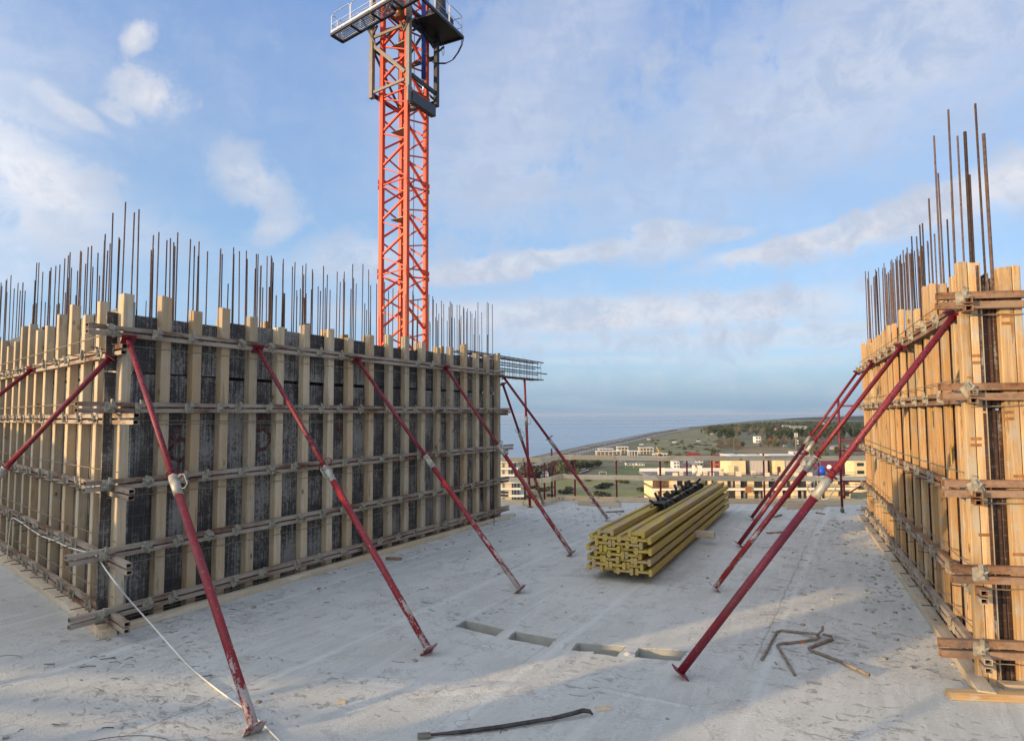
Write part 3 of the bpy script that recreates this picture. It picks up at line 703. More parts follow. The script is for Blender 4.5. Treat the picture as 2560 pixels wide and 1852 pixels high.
for k, (x, y) in enumerate(((2250, 851), (2250, 997), (2259, 1154), (2228, 1269), (2255, 1388))):
    _, z = ra.hit(x, y, .05)
    qn, _ = ra.hit((2398, 2412, 2421, 2434, 2446)[k], y, .025); qn = -.13-.01*k
    ra.waler(qn, qre+.12, z, TUBER() if k < 3 else TUBE())
    if k == 0: zr0 = z
    nq = 13
    for i in range(nq):
        q = .12+(qre-.1)*i/(nq-1)
        ra.clamp(q+jit(.06), z, roll=jit(.5), rl=.13 if k != 0 else .09)
    ra.wire(-.05, qre, z+.10, .03, .0045, .02, 14)
q = .0
while q < qre:
    e = min(q+PW, qre); ra.panel(q+.01, e, 0, 1.95, -.060, None); ra.panel(q+.01, e, 1.96, (3.05, 3.0, 2.95)[int(q) % 3], -.060, None); q = e
_, zE = re_.hit(2420, 655)
es_ = [(2392.5, 2418, 654.8), (2419, 2451, 657), (2492.5, 2529.5, 669), (2530, 2551, 664.6)]
QE = []
for a, b, y in es_:
    q0, z = re_.hit(a, y); q1, _ = re_.hit(b, y); QE.append((q0, q1, z))
    re_.stud((q0+q1)/2, z, abs(q1-q0)-.004, .05, WN)
qe1 = QE[-1][1]
_, zp = re_.hit(2470, 697, -.08)
re_.panel(.03, qe1-.01, 0, 1.97, -.051, None); re_.panel(.03, qe1-.01, 1.98, zp, -.051, None)
panel_mats(RF, PLYW()); PLYW()
for k, (x, y) in enumerate(((2344, 731), (2356, 958), (2358, 1199), (2383, 1413), (2350, 1598))):
    q0, z = re_.hit(x, y, .055); q1, _ = re_.hit(2690, y, .055)
    re_.waler(q0, q1, z, TUBER(), 0, .055, .052, .022)
    qc, _ = re_.hit((2405, 2421, 2437, 2447, 2449)[k], y, .055)
    re_.clamp(qc, z-.006, .056, roll=(.05, .6, .45, .05, .0)[k], rl=.05)
    re_.clamp(qe1+.04, z-.006, .056, roll=.4, rl=.05)
    re_.wire(-.02, qe1+.3, z-.17, .008, .005, 0)
rb = Face(re_.pt(qe1-.12), AZR, 1, RF)          # far skin of the same wall
q = 0
while q < qre: rb.panel(q+.01, min(q+PW, qre), 0, 3.0, -.09, None); q += PW
panel_mats(RF, PLYW())
for i in range(14): rb.stud(.45+i*.6, 2.85+jit(.1), .1, .075, WN)
bar('sole_plank', offp(PR, AZR, .055)+azv(AZR)*-.26+Vector((0, 0, .03)), offp(PR, AZR, .055)+azv(AZR)*3.3+Vector((0, 0, .03)), .11, .06, WOODD(), RF)
bar('sole_plank', offp(PR, AZR, .055)+azv(AZR)*3.31+Vector((0, 0, .03)), offp(PR, AZR, .055)+azv(AZR)*(qre+.5)+Vector((0, 0, .03)), .11, .06, WOODD(), RF)
bar('sole_plank', re_.pt(.06, .05, .02), re_.pt(1.6, .05, .02), .09, .04, WOODD(), RF)
# starter bars of the right wall
SR = thing('starter_bars', 'tall rusty rebar, the nearest ones thick and ribbed, standing out of the right formwork', 'rebar', ra.pt(1, -.3))
T3 = [(211, 1567, 0), (246, 1565, 0), (321, 1565, 0), (356, 1540, 0), (383, 1600, 0), (405, 1592, 0), (433, 1556, 0), (455, 1537, 0), (472, 1492, 0), (503, 1470, 0), (518, 1432, 0), (538, 1387, 0), (557, 1412, 0), (577, 1366, 0), (615, 1270, 0), (611, 1475, 0), (660, 1274, 0), (646, 1443, 0), (682, 1168, 0), (692, 1408, 0), (700, 1162, 0), (731, 1328, 0), (765, 942, 1), (765, 1307, 0), (806, 1243, 0), (805, 418, 1), (848, 1173, 0), (860, 722, 0), (903, 1127, 0), (902, 198, 1), (940, 895, 1), (1005, 418, 0), (1058, 368, 2), (1100, 737, 1), (1180, 128, 1), (1262, 382, 2)]
for x, y, th in T3:
    X, Y = 2100+x*.29243, 220+y*.29243; best = None
    for off in (-.16, -.28, -.42):
        q, z = ra.hit(X, Y, off); want = 3.9 if q > .9 else 4.6
        if .02 < q < qre+2 and 3.2 < z < 5.6 and (best is None or abs(z-want) < best[0]): best = (abs(z-want), ra.pt(q, off), z)
    if best is None:
        q, z = re_.hit(X, Y, -.2); best = (0, re_.pt(max(.1, min(q, qe1-.1)), -.2), z)
    rebar(SR, best[1], best[2], (.0075, .0085, .0125)[th], 0, (jit(.006), jit(.006)))
for i in range(40):
    x = 225+i*12.5+jit(5); y = 1650-i*7.5+jit(60); X, Y = 2100+x*.29243, 220+y*.29243
    o_ = random.choice((-.16, -.28, -.42)); q, z = ra.hit(X, Y, o_)
    if .3 < q < qre+2 and z > 3.2: rebar(SR, ra.pt(q, o_), z, .0070, 0, (jit(.008), jit(.008)))
bd = bar('timber_board', G(2379, 1748)+Vector((.0, .03, .025)), G(2379, 1748)+Vector((1.5, -.14, .025)), .085, .05, WN, None)
tag(bd, 'sawn orange board lying on the slab at the foot of the right formwork end', 'board')

STN = mat('branded_brown_stain', f_plain, col=(.30, .13, .04), rough=.9, var=.3, nscale=20)
for x, y in ((2518, 790), (2518, 808), (2443, 889), (2443, 906), (2520, 1030), (2520, 1046), (2440, 1096), (2440, 1112), (2542, 1235), (2548, 1190), (2460, 1336), (2546, 1385)):
    q, z = re_.hit(x, y, 0); P = re_.pt(q, .001, z); MB().box(-.038, .038, -.012, .010, -.0006, .0006, Matrix.Translation(P) @ frame((0, 0, 0), re_.n, (0, 0, 1))).build('brand_stain', STN, RF)
YP = mat('yellow_spray_paint', f_plain, col=(.62, .42, .02), rough=.8)
for x, y, w_, h_ in ((2376, 1020, .012, .10), (2378, 1135, .015, .09), (2325, 1045, .010, .08), (2278, 1131, .014, .03)):
    q, z = ra.hit(x, y, 0); P = ra.pt(q, .0012, z); MB().box(-w_, w_, -h_, h_, -.0006, .0006, Matrix.Translation(P) @ frame((0, 0, 0), ra.n, (0, 0, 1))).build('paint_mark', YP, RF)
# ------------------------------------------------------------------ push-pull props
def prop(Pf, Pt, tc_, label, m=None, m2=None, ro=.030, ri=.024, plate_top=True, holes=True, hdl=0, two=False):
    Pf, Pt = Vector(Pf), Vector(Pt); ax = (Pt-Pf).normalized(); m = m or REDP(); m2 = m2 or REDU()
    t = thing('steel_prop', label, 'prop', Pf, 'adjustable red steel props')
    tilt = math.sqrt(max(0, 1-ax.z**2)); P0 = Pf+ax*(.055*tilt/max(ax.z, .3)+.01)
    L = (Pt-P0).length; Pc = P0+ax*L*tc_
    rod('outer_tube', P0, Pc, ro, m, t, 18); rod('inner_tube', Pc-ax*.02, Pt, ri, m2, t, 16)
    c = rod('collar', Pc-ax*.09, Pc+ax*.09, ro+.006, GALV(), t, 18)
    rod('collar_rim', Pc+ax*.09, Pc+ax*.103, ro+.004, m, c, 16); rod('collar_rim', Pc-ax*.10, Pc-ax*.09, ro+.004, m, c, 16)
    f = frame(Pc, Pt, (0, 0, 1)) @ Matrix.Rotation(hdl, 4, 'Z')
    def lp(x, y, z): return f @ Vector((x, y, z))
    # U handle on the collar nut and the hooked pin through the tube
    for sg in ((1, -1) if two else (1,)):
        sweep('handle', [lp(sg*(ro+.004), 0, .055), lp(sg*(ro+.03), 0, .075), lp(sg*(ro+.062), 0, .05), lp(sg*(ro+.062), 0, -.05), lp(sg*(ro+.03), 0, -.07), lp(sg*(ro+.004), 0, -.05)], .005, GALV(), c, 6)
    ring = [lp(.05*math.cos(a)+(.0), (ri+.05)*math.sin(a)+.02, .13+.01*math.cos(a)) for a in [k*2*math.pi/14 for k in range(14)]]
    sweep('pin_loop', ring, .0055, m2, c, 6, True)
    pl = frame(P0, Pt, (0, 0, 1)); s = .062
    MB().box(-s, s, -s, s, -.006, .003, pl).build('foot_plate', m, t)
    for a, b in ((1, 1), (-1, -1)): pass
    pt_ = frame(Pt, P0, (0, 0, 1)); MB().box(-.06, .06, -.06, .06, -.004, .004, pt_).build('head_plate', m2, t)
    if holes:
        h = MB(); n = int((L*(1-tc_)-.2)/.11)
        hv = f.to_3x3() @ Vector((1, 0, 0)); view = (EYEP-Pc).normalized(); hv = ax.cross(view).normalized(); hv = (view-ax*view.dot(ax)).normalized()
        hx = (hv+ax.cross(hv)*.35).normalized()
        for k in range(n):
            P = Pc+ax*(.2+.11*k); h.tube([P-hx*(ri+.0006), P+hx*(ri+.0006)], .0065, 7)
        if n > 0: o = h.build('pin_hole', mat('dark_hole', f_plain, col=(.02, .008, .008), rough=.9), t); o['kind'] = 'stuff'
    return t
def frac(Pf, Pt, cx, cy):                    # where the collar sits along the prop, from its place in the photo
    r_ = ray(cx, cy); best = (9, .5)
    for k in range(5, 96):
        P = Pf.lerp(Pt, k/100)-EYEP; a = (P.normalized()-r_.normalized()).length
        if a < best[0]: best = (a, k/100)
    return best[1]
LP = [((645, 1846), (321, 850), (442.6, 1223), 'red prop with cement-crusted foot, nearest of the row bracing the left formwork'),
      ((1082, 1641), (645, 872), (829, 1189), 'red prop second from us in the row bracing the left formwork'),
      ((1308, 1484), (893, 900), (1076, 1165), 'red prop third from us in the row bracing the left formwork'),
      ((1434, 1391), (1115, 920), (1256, 1133), 'red prop fourth from us bracing the left formwork, collar at the wall end')]
for i, (a, b, c, lb) in enumerate(LP):
    Pf = G(*a); q, z = front.hit(b[0], b[1], .085); Pt = front.pt(q, .085, z); prop(Pf, Pt, frac(Pf, Pt, *c), lb, hdl=(2.2, .3, .8, 1.2)[i])
Pf = G(1523, 1302); q, z = front.hit(1260, 944, .085); Pt = front.pt(q, .085, z); prop(Pf, Pt, frac(Pf, Pt, 1386, 1113), 'red prop with grey dusty foot, from the far wall corner to beside the yellow beams', ro=.029, ri=.024)
Pf = G(1360, 1264); q, z = front.hit(1257, 960, -.1); Pt = front.pt(q, -.1, z); prop(Pf, Pt, frac(Pf, Pt, 1298, 1091), 'red prop leaning from the far wall corner down to the guard rail', hdl=1, ro=.029)
Pf = G(1325, 1268); _, z = cf.hit(1325, 951); Pt = Vector((Pf.x-.10, Pf.y-.05, zb-.012)); prop(Pf, Pt, frac(Pf, Pt, 1311.5, 1054), 'upright dark red prop holding up the jutting rebar cage', hdl=0, ro=.029)
q, z = side.hit(276, 892, .085); Pt = side.pt(q, .085, z); Pf = G(-430, 1640); prop(Pf, Pt, frac(Pf, Pt, 2, 1205), 'red prop with a row of holes bracing the short side of the left formwork', hdl=2)
q, z = side.hit(79, 924, .085); Pt = side.pt(q, .085, z); Pf = G(-760, 1580); prop(Pf, Pt, .5, 'dark red prop at the left edge of the picture, behind the one with holes')
RP = [((1690, 1694), (2384, 789), (2054.6, 1229), 'thick red prop nearest to us bracing the right formwork, with a big pale collar'), ((1780, 1478), (2252, 868), (2025, 1163), 'sun-lit red prop with scuffed paint, second from us bracing the right formwork'),
      ((1842, 1367), (2181, 906), (2027, 1121), 'dark red prop third from us bracing the right formwork'), ((1875, 1299), (2142, 932), (2015, 1106), 'farthest dark red prop bracing the right formwork')]
for i, (a, b, c, lb) in enumerate(RP):
    Pf = G(*a); q, z = ra.hit(b[0], b[1], .085); Pt = ra.pt(q, .085, z); prop(Pf, Pt, frac(Pf, Pt, *c), lb, m=REDU() if i != 1 else REDP(), hdl=(.6, 1.0, .3, .3)[i], two=i < 2)

# ------------------------------------------------------------------ guard rail at the slab edge
GR = thing('guard_rail', 'guard rail of red posts and three tiers of pale boards round the slab edge', 'guard rail', (1.2, 15.4, 0))
rail_px = [(1240, 1257), (1256, 1258.6), (1303.6, 1262), (1350, 1264.5), (1372.6, 1260.4), (1398.8, 1251.6), (1406, 1249.8), (1429.8, 1250.8), (1533, 1254.5), (1646, 1257)]
rp = [G(*p) for p in rail_px]
e0, e1 = rp[-1], G(2160, 1259.5)
for X in (1735, 1782, 1912, 2050): rp.append(e0.lerp(e1, (X-1646)/(2160-1646)))
rp += [e1]+[e1+(e1-e0).normalized()*k*1.9 for k in (1, 2, 3, 4)]
BW = BOARD()
for i, (a, b) in enumerate(zip(rp, rp[1:])):
    dirn = (b-a).normalized(); nrm = Vector((dirn.y, -dirn.x, 0))
    for j, zc in enumerate((.055, .54, .98)):
        if i == 6 and j == 0: pass
        ov = .05; o_ = nrm*(.012 if i % 2 else -.014)+nrm*jit(.002)
        if (a-b).length < .3 and j == 0: ov = .0
        bar('board', a-dirn*.0+o_+Vector((0, 0, zc+jit(.006))), b+dirn*ov+o_+Vector((0, 0, zc+jit(.010))), .026, .105, BW, GR, (0, 0, 1), .003)
for px, zt in ((1309.5, .95), (1366, .92), (1392.9, .95), (1436, 1.0), (1541, 1.0), (1652, 1.03), (1719, 1.0), (1782, 1.03), (1912, 1.03), (2050, 1.03), (2112, 1.0)):
    ry = ray(px, 1200); best = None
    for a, b in zip(rp, rp[1:]):
        d = b-a; den_ = ry.x*d.y-ry.y*d.x
        if abs(den_) < 1e-9: continue
        u = (a.y*ry.x-a.x*ry.y)/-den_ if False else ((a.x*ry.y-a.y*ry.x)/den_)
        if 0 <= u <= 1: best = a+d*u; nn_ = Vector((d.y, -d.x, 0)).normalized(); break
    if best is None: continue
    P = best-nn_*.055; rod('post', P+Vector((0, 0, -.15)), P+Vector((0, 0, zt+.05)), .020 if px != 1652 else .024, REDF(), GR, 10)
for k in (1, 2, 3, 4): P = rp[-5]+(e1-e0).normalized()*k*1.9-Vector((-.02, -.06, 0)); rod('post', P+Vector((0, 0, -.15)), P+Vector((0, 0, 1.08)), .020, REDF(), GR, 10)
P = G(1380, 1243); rod('post', P, P+Vector((0, 0, 1.15)), .022, mat('rust_red_post', f_redpaint, splash=.3, col=(.16, .03, .02)), GR, 10)
MB().bar(rp[6]+Vector((.12, -.04, .50)), rp[6]+Vector((.42, -.09, .50)), .004, .045).build('label_strip', mat('cream_label', f_plain, col=(.75, .66, .48), rough=.6), GR)
tb = bar('timber_offcut', G(1447, 1262)+Vector((0, 0, .05)), G(1551, 1268)+Vector((0, 0, .05)), .10, .10, WOODD(), None); tag(tb, 'short squared timber lying on the slab before the far guard rail', 'timber')
for (a, b, lb) in (((1932, 1266), (2100, 1264), 'long weathered plank lying along the foot of the far guard rail, behind the props'), ((1967, 1272), (2056, 1271), 'shorter plank leaning on the longer one at the far guard rail')):
    o = bar('plank', G(*a)+Vector((0, 0, .06)), G(*b)+Vector((0, 0, .06)), .05, .11, WOODD(), None); tag(o, lb, 'plank')
o = hollow('steel_tube_offcut', G(965, 1399)+Vector((0, 0, .02)), G(1004, 1400)+Vector((0, 0, .02)), .035, .035, TUBER(), None); tag(o, 'small rusty square tube lying by the foot plank of the left formwork', 'tube')
# scaffold frame on castors by the right formwork
SC = thing('rolling_scaffold', 'dark red scaffold frame on castors between the far props and the right formwork', 'scaffold', G(2110, 1275))
A = G(2104, 1275); B = A+Vector((.75, -.14, 0)); up_ = Vector((0, 0, 1))
A = G(2106, 1282)
for P, h in ((A, 2.25), (A+azv(98)*1.0, 1.9)):
    rod('post', P+up_*.12, P+up_*h, .024, REDU(), SC, 12)
    wv_, wf = sweep_data([P+Vector((0, .0, .05))+Vector((-.02, 0, 0)), P+Vector((.02, 0, .05))], .045, 14)
    new_obj('castor', mesh('castor', [q-P for q in wv_], wf, True), SC, Matrix.Translation(P), mat('grey_rubber', f_plain, col=(.10, .10, .09)))
    bar('castor_fork', P+up_*.05, P+up_*.13, .05, .012, GALV(), SC)
for z in (.62, 1.22, 1.42, 2.1): rod('rung', A+up_*z, A+azv(98)*1.0+up_*z, .017, REDU(), SC, 8)
rod('brace', A+up_*.30, A+azv(98)*1.0+up_*.95, .015, REDU(), SC, 8)

# ------------------------------------------------------------------ stack of yellow timber beams
b0 = G(1627, 1442, .10); b1 = G(1821, 1268.5, .10); bl_ = G(1456, 1424, .14)
axb = (b1-b0).normalized(); BL = (b1-b0).length
sb_ = Vector((-axb.y, axb.x, 0))                                   # towards the left side of the stack
width = (bl_-b0).dot(sb_)
H20 = mat('yellow_glazed_formwork_timber', f_h20)
LAY = [(0, [140, 450, 840, 1255]), (1, [285, 680, 1065]), (2, [150, 530, 850, 1250]), (3, [305, 650, 1035]), (4, [150, 555, 905, 1280]), (5, [350, 735, 1065]), (6, [210, 555, 875, 1255]), (7, [385, 1100])]
lname = ['bottom', 'second', 'third', 'fourth', 'fifth', 'sixth', 'seventh', 'top']
sk = (.20+width*0)/350.0
ordn = ['leftmost', 'second from left', 'third from left', 'rightmost']
for L_, xs in LAY:
    for k, x in enumerate(xs):
        off = (1615-x)*width/1475*1.0-.20/2; z = .10+L_*.0605
        if L_ == 0 and k == 0: z += .01
        s0 = jit(.03)+(.0 if L_ < 7 else .02); ln = BL+jit(.02)
        base = b0+sb_*off+axb*s0; base.z = z
        nm = ordn[k] if len(xs) > 2 else ('left', 'right')[k]
        if len(xs) == 3: nm = ('left', 'middle', 'right')[k]
        t = thing('timber_beam', f'yellow I-section timber beam, {nm} one in the {lname[L_]} layer of the stack', 'timber beam', base, 'yellow timber beams stacked on the slab')
        e = base+axb*ln
        bar('web', base+Vector((0, 0, .04)), e+Vector((0, 0, .04)), .136, .028, H20, t, (0, 0, 1), .001)
        for sg in (-1, 1): bar('flange', base+sb_*sg*.08+Vector((0, 0, .04))-axb*.004, e+sb_*sg*.08+Vector((0, 0, .04)), .040, .078, H20, t, (0, 0, 1), .009)
P = b0+axb*2.75+sb_*(-.28); o = bar('bearer_timber', P+Vector((0, 0, .05)), P+sb_*1.5+Vector((0, 0, .05)), .10, .098, WOODD(), None); tag(o, 'squared timber bearer sticking out from under the beam stack on its right', 'timber')
P = b0+axb*.62+sb_*(.05); o = bar('bearer_timber', P+Vector((0, 0, .05)), P+sb_*.75+Vector((0, 0, .05)), .10, .098, WOODD(), None); tag(o, 'squared timber bearer in the shade under the near end of the beam stack', 'timber')
# forked steel waler on the stack
BLK = mat('blackened_steel', f_plain, col=(.035, .031, .028), rough=.7, metal=.2, var=.4, nscale=14)
za = .10+7*.0605+.045
s0_ = G(1648, 1272, za); s1_ = G(1742, 1214, za+.02); ax2 = (s1_-s0_).normalized(); ax2.z = 0; ax2.normalize(); L2 = (s1_-s0_).length; sd2 = Vector((ax2.y, -ax2.x, 0))
FW = thing('steel_coupler_bar', 'black steel box bar with rows of stub pins lying on top of the yellow beams', 'steel bar', s0_)
for sg in (-1, 1): bar('channel', s0_+sd2*.08*sg+up_*.02, s0_+ax2*L2+sd2*.08*sg+up_*.02, .014, .12, BLK, FW)
bar('channel', s0_+up_*-.036, s0_+ax2*L2+up_*-.036, .145, .008, BLK, FW); bar('channel', s0_+up_*.077, s0_+ax2*(L2*.12)+up_*.077, .145, .008, BLK, FW)
n = 12
for k in range(n):
    P = s0_+ax2*(L2*(k+.4)/n)
    rod('pin', P+sd2*.07+up_*-.02, P+sd2*(.20+jit(.03))+up_*-.022, .024, BLK, FW, 10)
    bar('lug_plate', P+sd2*.075+up_*-.03, P+sd2*.12+up_*.075+ax2*jit(.03), .10, .012, BLK, FW, ax2)
    if k % 5 != 2: rod('pin', P-sd2*.075+up_*.05, P-sd2*(.11+jit(.03))+up_*(.15+jit(.05))-ax2*(.05+jit(.05)), .021, BLK, FW, 10)
for k in (2, 6, 9, 11):
    P = s0_+ax2*(L2*(k+.2)/n); MB().box(-.13, .13, -.08, .08, .082, .096, Matrix.Translation(P) @ Matrix.Rotation(.5+k, 4, 'Z')).build('lug_plate', BLK, FW); rod('pin', P+up_*.09+sd2*.03, P+up_*.18+sd2*(.03+jit(.09)), .022, BLK, FW, 10)
rod('pin', s0_-sd2*.05+up_*.02, s0_-sd2*.13+up_*.02, .016, BLK, FW, 10)

# ------------------------------------------------------------------ loose things on the slab
def onf(x, y, z=0.0): return G(x, y, z)
PBm = mat('dark_worn_steel', f_plain, col=(.065, .055, .05), rough=.55, metal=.5, var=.4, nscale=16, dirt=.5, dcol=(.22, .2, .18))
pts = [onf(1048, 1838, .014), onf(1150, 1829, .016), onf(1250, 1816, .018), onf(1380, 1795, .022), onf(1430, 1783, .03), onf(1458, 1775, .035), onf(1474, 1777, .03), onf(1482, 1785, .012)]
pb = thing('pry_bar', 'dark steel pry bar with a hooked claw lying on the slab in the foreground', 'pry bar', pts[0])
sweep('shaft', pts, [.006, .012, .013, .013, .014, .015, .013, .006], PBm, pb, 10)
P = pts[0]; dd = (pts[1]-P).normalized(); MB().box(-.028, .028, -.006, .006, -.01, .07, frame(P, pts[1], (0, 0, 1))).build('blade', mat('dusty_steel_blade', f_plain, col=(.20, .18, .14), rough=.7, metal=.3), pb)
RB = mat('dusty_rebar', f_rebar)
DR = mat('dusty_brown_rebar', f_plain, col=(.20, .155, .115), rough=.8, metal=.1, var=.4, nscale=22, dirt=.5, dcol=(.3, .27, .23))
def bent(px, label, r_=.011, lift=()):
    p = [onf(x, y, z) for x, y, z in px]; o = sweep('bent_rebar', p, r_, DR, None, 8); tag(o, label, 'rebar', 'bent rebar pieces on the slab'); return o
bent([(1904, 1648, .012), (1925, 1610, .012), (1942, 1578, .012), (1955, 1575, .014), (2000, 1580, .02), (2045, 1584, .05), (2056, 1575, .08), (2057, 1565, .12)], 'leftmost bent rebar of the arrow-like tangle, its short end turned up')
bent([(1987, 1686, .012), (1965, 1648, .012), (1943, 1612, .012), (1950, 1608, .012), (2000, 1603, .014), (2040, 1597, .018), (2048, 1592, .022), (2042, 1585, .03)], 'middle bent rebar of the tangle, running down to the near floor')
bent([(2172, 1686, .03), (2100, 1652, .014), (2030, 1626, .012), (2022, 1619, .013), (2050, 1608, .014), (2080, 1597, .016), (2079, 1590, .02), (2058, 1585, .04)], 'longest bent rebar of the tangle, its lit end pointing to the right formwork', .013)
o = MB().box(-.02, .02, -.012, .012, 0, .012, Matrix.Translation(G(2006, 1607)) @ Matrix.Rotation(.3, 4, 'Z')).build('orange_chip', mat('orange_plastic', f_plain, col=(.75, .2, .02))); tag(o, 'tiny orange chip lying under the bent rebar', 'debris')
o = MB().box(-.05, .05, -.03, .03, 0, .010, Matrix.Translation(G(1508, 1772)) @ Matrix.Rotation(.2, 4, 'Z')).build('wood_chip', WOODD()); tag(o, 'flat wood chip beside the hooked end of the pry bar', 'debris')
o = MB().box(-.025, .025, -.02, .02, 0, .02, Matrix.Translation(G(855, 1756)) @ Matrix.Rotation(.2, 4, 'Z')).build('wood_chip', WOODD()); tag(o, 'small wood chip in the light band at the lower left', 'debris')
# white cable
hs = lambda x, y, off: (lambda q, z: side.pt(q, off, z))(*side.hit(x, y, off))
cb = [hs(13, 1440, .10), hs(24, 1330, .10), hs(29.6, 1296, .10), hs(50, 1303, .09), hs(66, 1315, .09), hs(100, 1337, .09), hs(138, 1352, .09), hs(170, 1367, .09), hs(197, 1375, .085), hs(237, 1386, .10)]
q, z = side.hit(262, 1420, .16); cb += [side.pt(q, .16, z)]
g1 = G(340, 1520, .35); g2 = G(395, 1580, .15)
cb += [G(290, 1458, .62), G(321, 1496, .42), G(380, 1562, .17), G(447, 1638, .02), G(475, 1667, .008), G(506, 1693, .008), G(560, 1735, .008), G(617, 1775, .008), G(660, 1812, .008), G(700, 1853, .008), G(760, 1920, .008)]
cb2 = []
for i in range(len(cb)-1):
    a, b, c_, d = cb[max(i-1, 0)], cb[i], cb[i+1], cb[min(i+2, len(cb)-1)]
    for k in range(5):
        t_ = k/5; cb2.append(.5*((2*b)+(c_-a)*t_+(2*a-5*b+4*c_-d)*t_*t_+(3*b-a-3*c_+d)*t_**3))
o = sweep('white_cable', cb2+[cb[-1]], .0062, mat('white_pvc_cable', f_plain, col=(.72, .70, .62), rough=.45, var=.08), None, 8); tag(o, 'white cable hanging over the left formwork rail and running across the slab', 'cable')
# scraps of tie wire
sc_ = MB()
def scrap(P, L, a, r_=.0018):
    d1 = Vector((math.cos(a), math.sin(a), 0))*L; b2 = a+jit(1.2)
    sc_.tube([P+Vector((0, 0, .003)), P+d1*.5+Vector((0, 0, .006+random.random()*.008)), P+d1*.5+Vector((math.cos(b2), math.sin(b2), 0))*L*.5+Vector((0, 0, .004))], r_, 4)
for i in range(330):
    u = random.random()
    if u < .45: q = random.random()**.8*8; P = offp(PR, AZR, -random.random()**1.6*1.1)+azv(AZR)*q
    elif u < .65: P = Vector((random.uniform(.9, 3.2), random.uniform(11.5, 14.2), 0))
    elif u < .8: q = random.uniform(-.3, 8); P = offp(PA, AZ1, random.random()**2*.7+.03)+azv(AZ1)*q
    elif u < .88: P = Vector((random.uniform(-5, -2.6), random.uniform(4.2, 6), 0))
    else: P = Vector((random.uniform(-3.5, 3.5), random.uniform(4.2, 13), 0))
    scrap(P, random.uniform(.04, .13), random.uniform(0, 6.28), random.choice((.0012, .0016, .0022)))
for px, py, L in ((250, 1648, .13), (275, 1645, .07), (205, 1668, .1), (110, 1660, .1), (225, 1645, .05), (130, 1810, .07), (255, 1820, .08), (305, 1700, .06), (505, 1690, .08)): scrap(G(px, py), L, random.uniform(-.6, .9), .003)
for px, py, rx in ((340, 1840, .38), (65, 1620, .16)):
    g = G(px, py); sc_.tube([g+Vector((rx*math.cos(a), rx*.8*math.sin(a)-.3, .004)) for a in [.5+k*.17 for k in range(13)]], .0018, 4)
o = sc_.build('tie_wire_scraps', DARKW()); tag(o, 'dark scraps of tie wire scattered over the slab', 'debris', kind='stuff')

# ------------------------------------------------------------------ unseen screen added behind us, its gaps shaped to band the low sun
HD = thing('shade_screen', 'unseen plywood screen with gaps, added behind the camera to shade the slab in bands', 'shade screen', azv(57)*-6+azv(147)*-6)
HP = mat('shade_screen_plywood', f_wood, a=(.36, .27, .16), b=(.27, .19, .11), dirt=.5, gaxis=2)
def hpt(u, h, off=0.0): return azv(57)*(-6+off)+azv(147)*u+Vector((0, 0, h))
def hquad(pts, name='sheet'):
    v = [hpt(u, h) for u, h in pts]+[hpt(u, h, .02) for u, h in pts]; n = len(pts)
    MB().add(v, [tuple(range(n-1, -1, -1)), tuple(range(n, 2*n))]+[(i, (i+1) % n, (i+1) % n+n, i+n) for i in range(n)]).build(name, HP, HD)
hs1 = lambda u: .83+(u+6.36)*.181            # height of the raking gap
hquad([(-14, 0), (-9.51, 0), (-9.51, 2.5), (-14, 2.6)]); hquad([(-9.5, 0), (-7.2, 0), (-7.2, 1.9), (-9.5, 2.5)])
for u0, u1, top in ((-7.19, -6.3, 2.7), (-6.3, -4.95, 2.35), (-4.95, -4.42, 3.3)):
    a, b = hs1(u0), hs1(u1)
    hquad([(u0, 0), (u1, 0), (u1, b-.17), (u0, a-.17)]); hquad([(u0, a-.105), (u1, b-.105), (u1, b-.05), (u0, a-.05)]); hquad([(u0, a+.045), (u1, b+.05), (u1, top), (u0, top)])
hquad([(-4.42, 0), (-4.02, 0), (-4.02, 1.14), (-4.42, 1.05)]); hquad([(-4.42, 1.97), (-4.02, 1.97), (-4.02, 3.35), (-4.42, 3.35)])
bar('batten', hpt(-4.20, 1.5, .03), hpt(-4.23, 2.0, .03), .035, .03, HP, HD)
hquad([(-4.02, 0), (-3.0, 0), (-3.02, 3.35), (-4.02, 3.35)])
hquad([(-3.0, 0), (2, 0), (2, 1.25), (-3.0, 1.33)])
for u in (-2.35, -1.75, -1.0): bar('batten', hpt(u, 1.2, .03), hpt(u+.02, 2.6, .03), .07, .04, HP, HD)
for u in (-13.9, -11, -8, -6.3, -5, -3.1, -1, 1.9): bar('shade_screen_post', hpt(u, 0, -.05), hpt(u, 2.3 if u < -3.05 else 1.25, -.05), .08, .08, HP, HD)

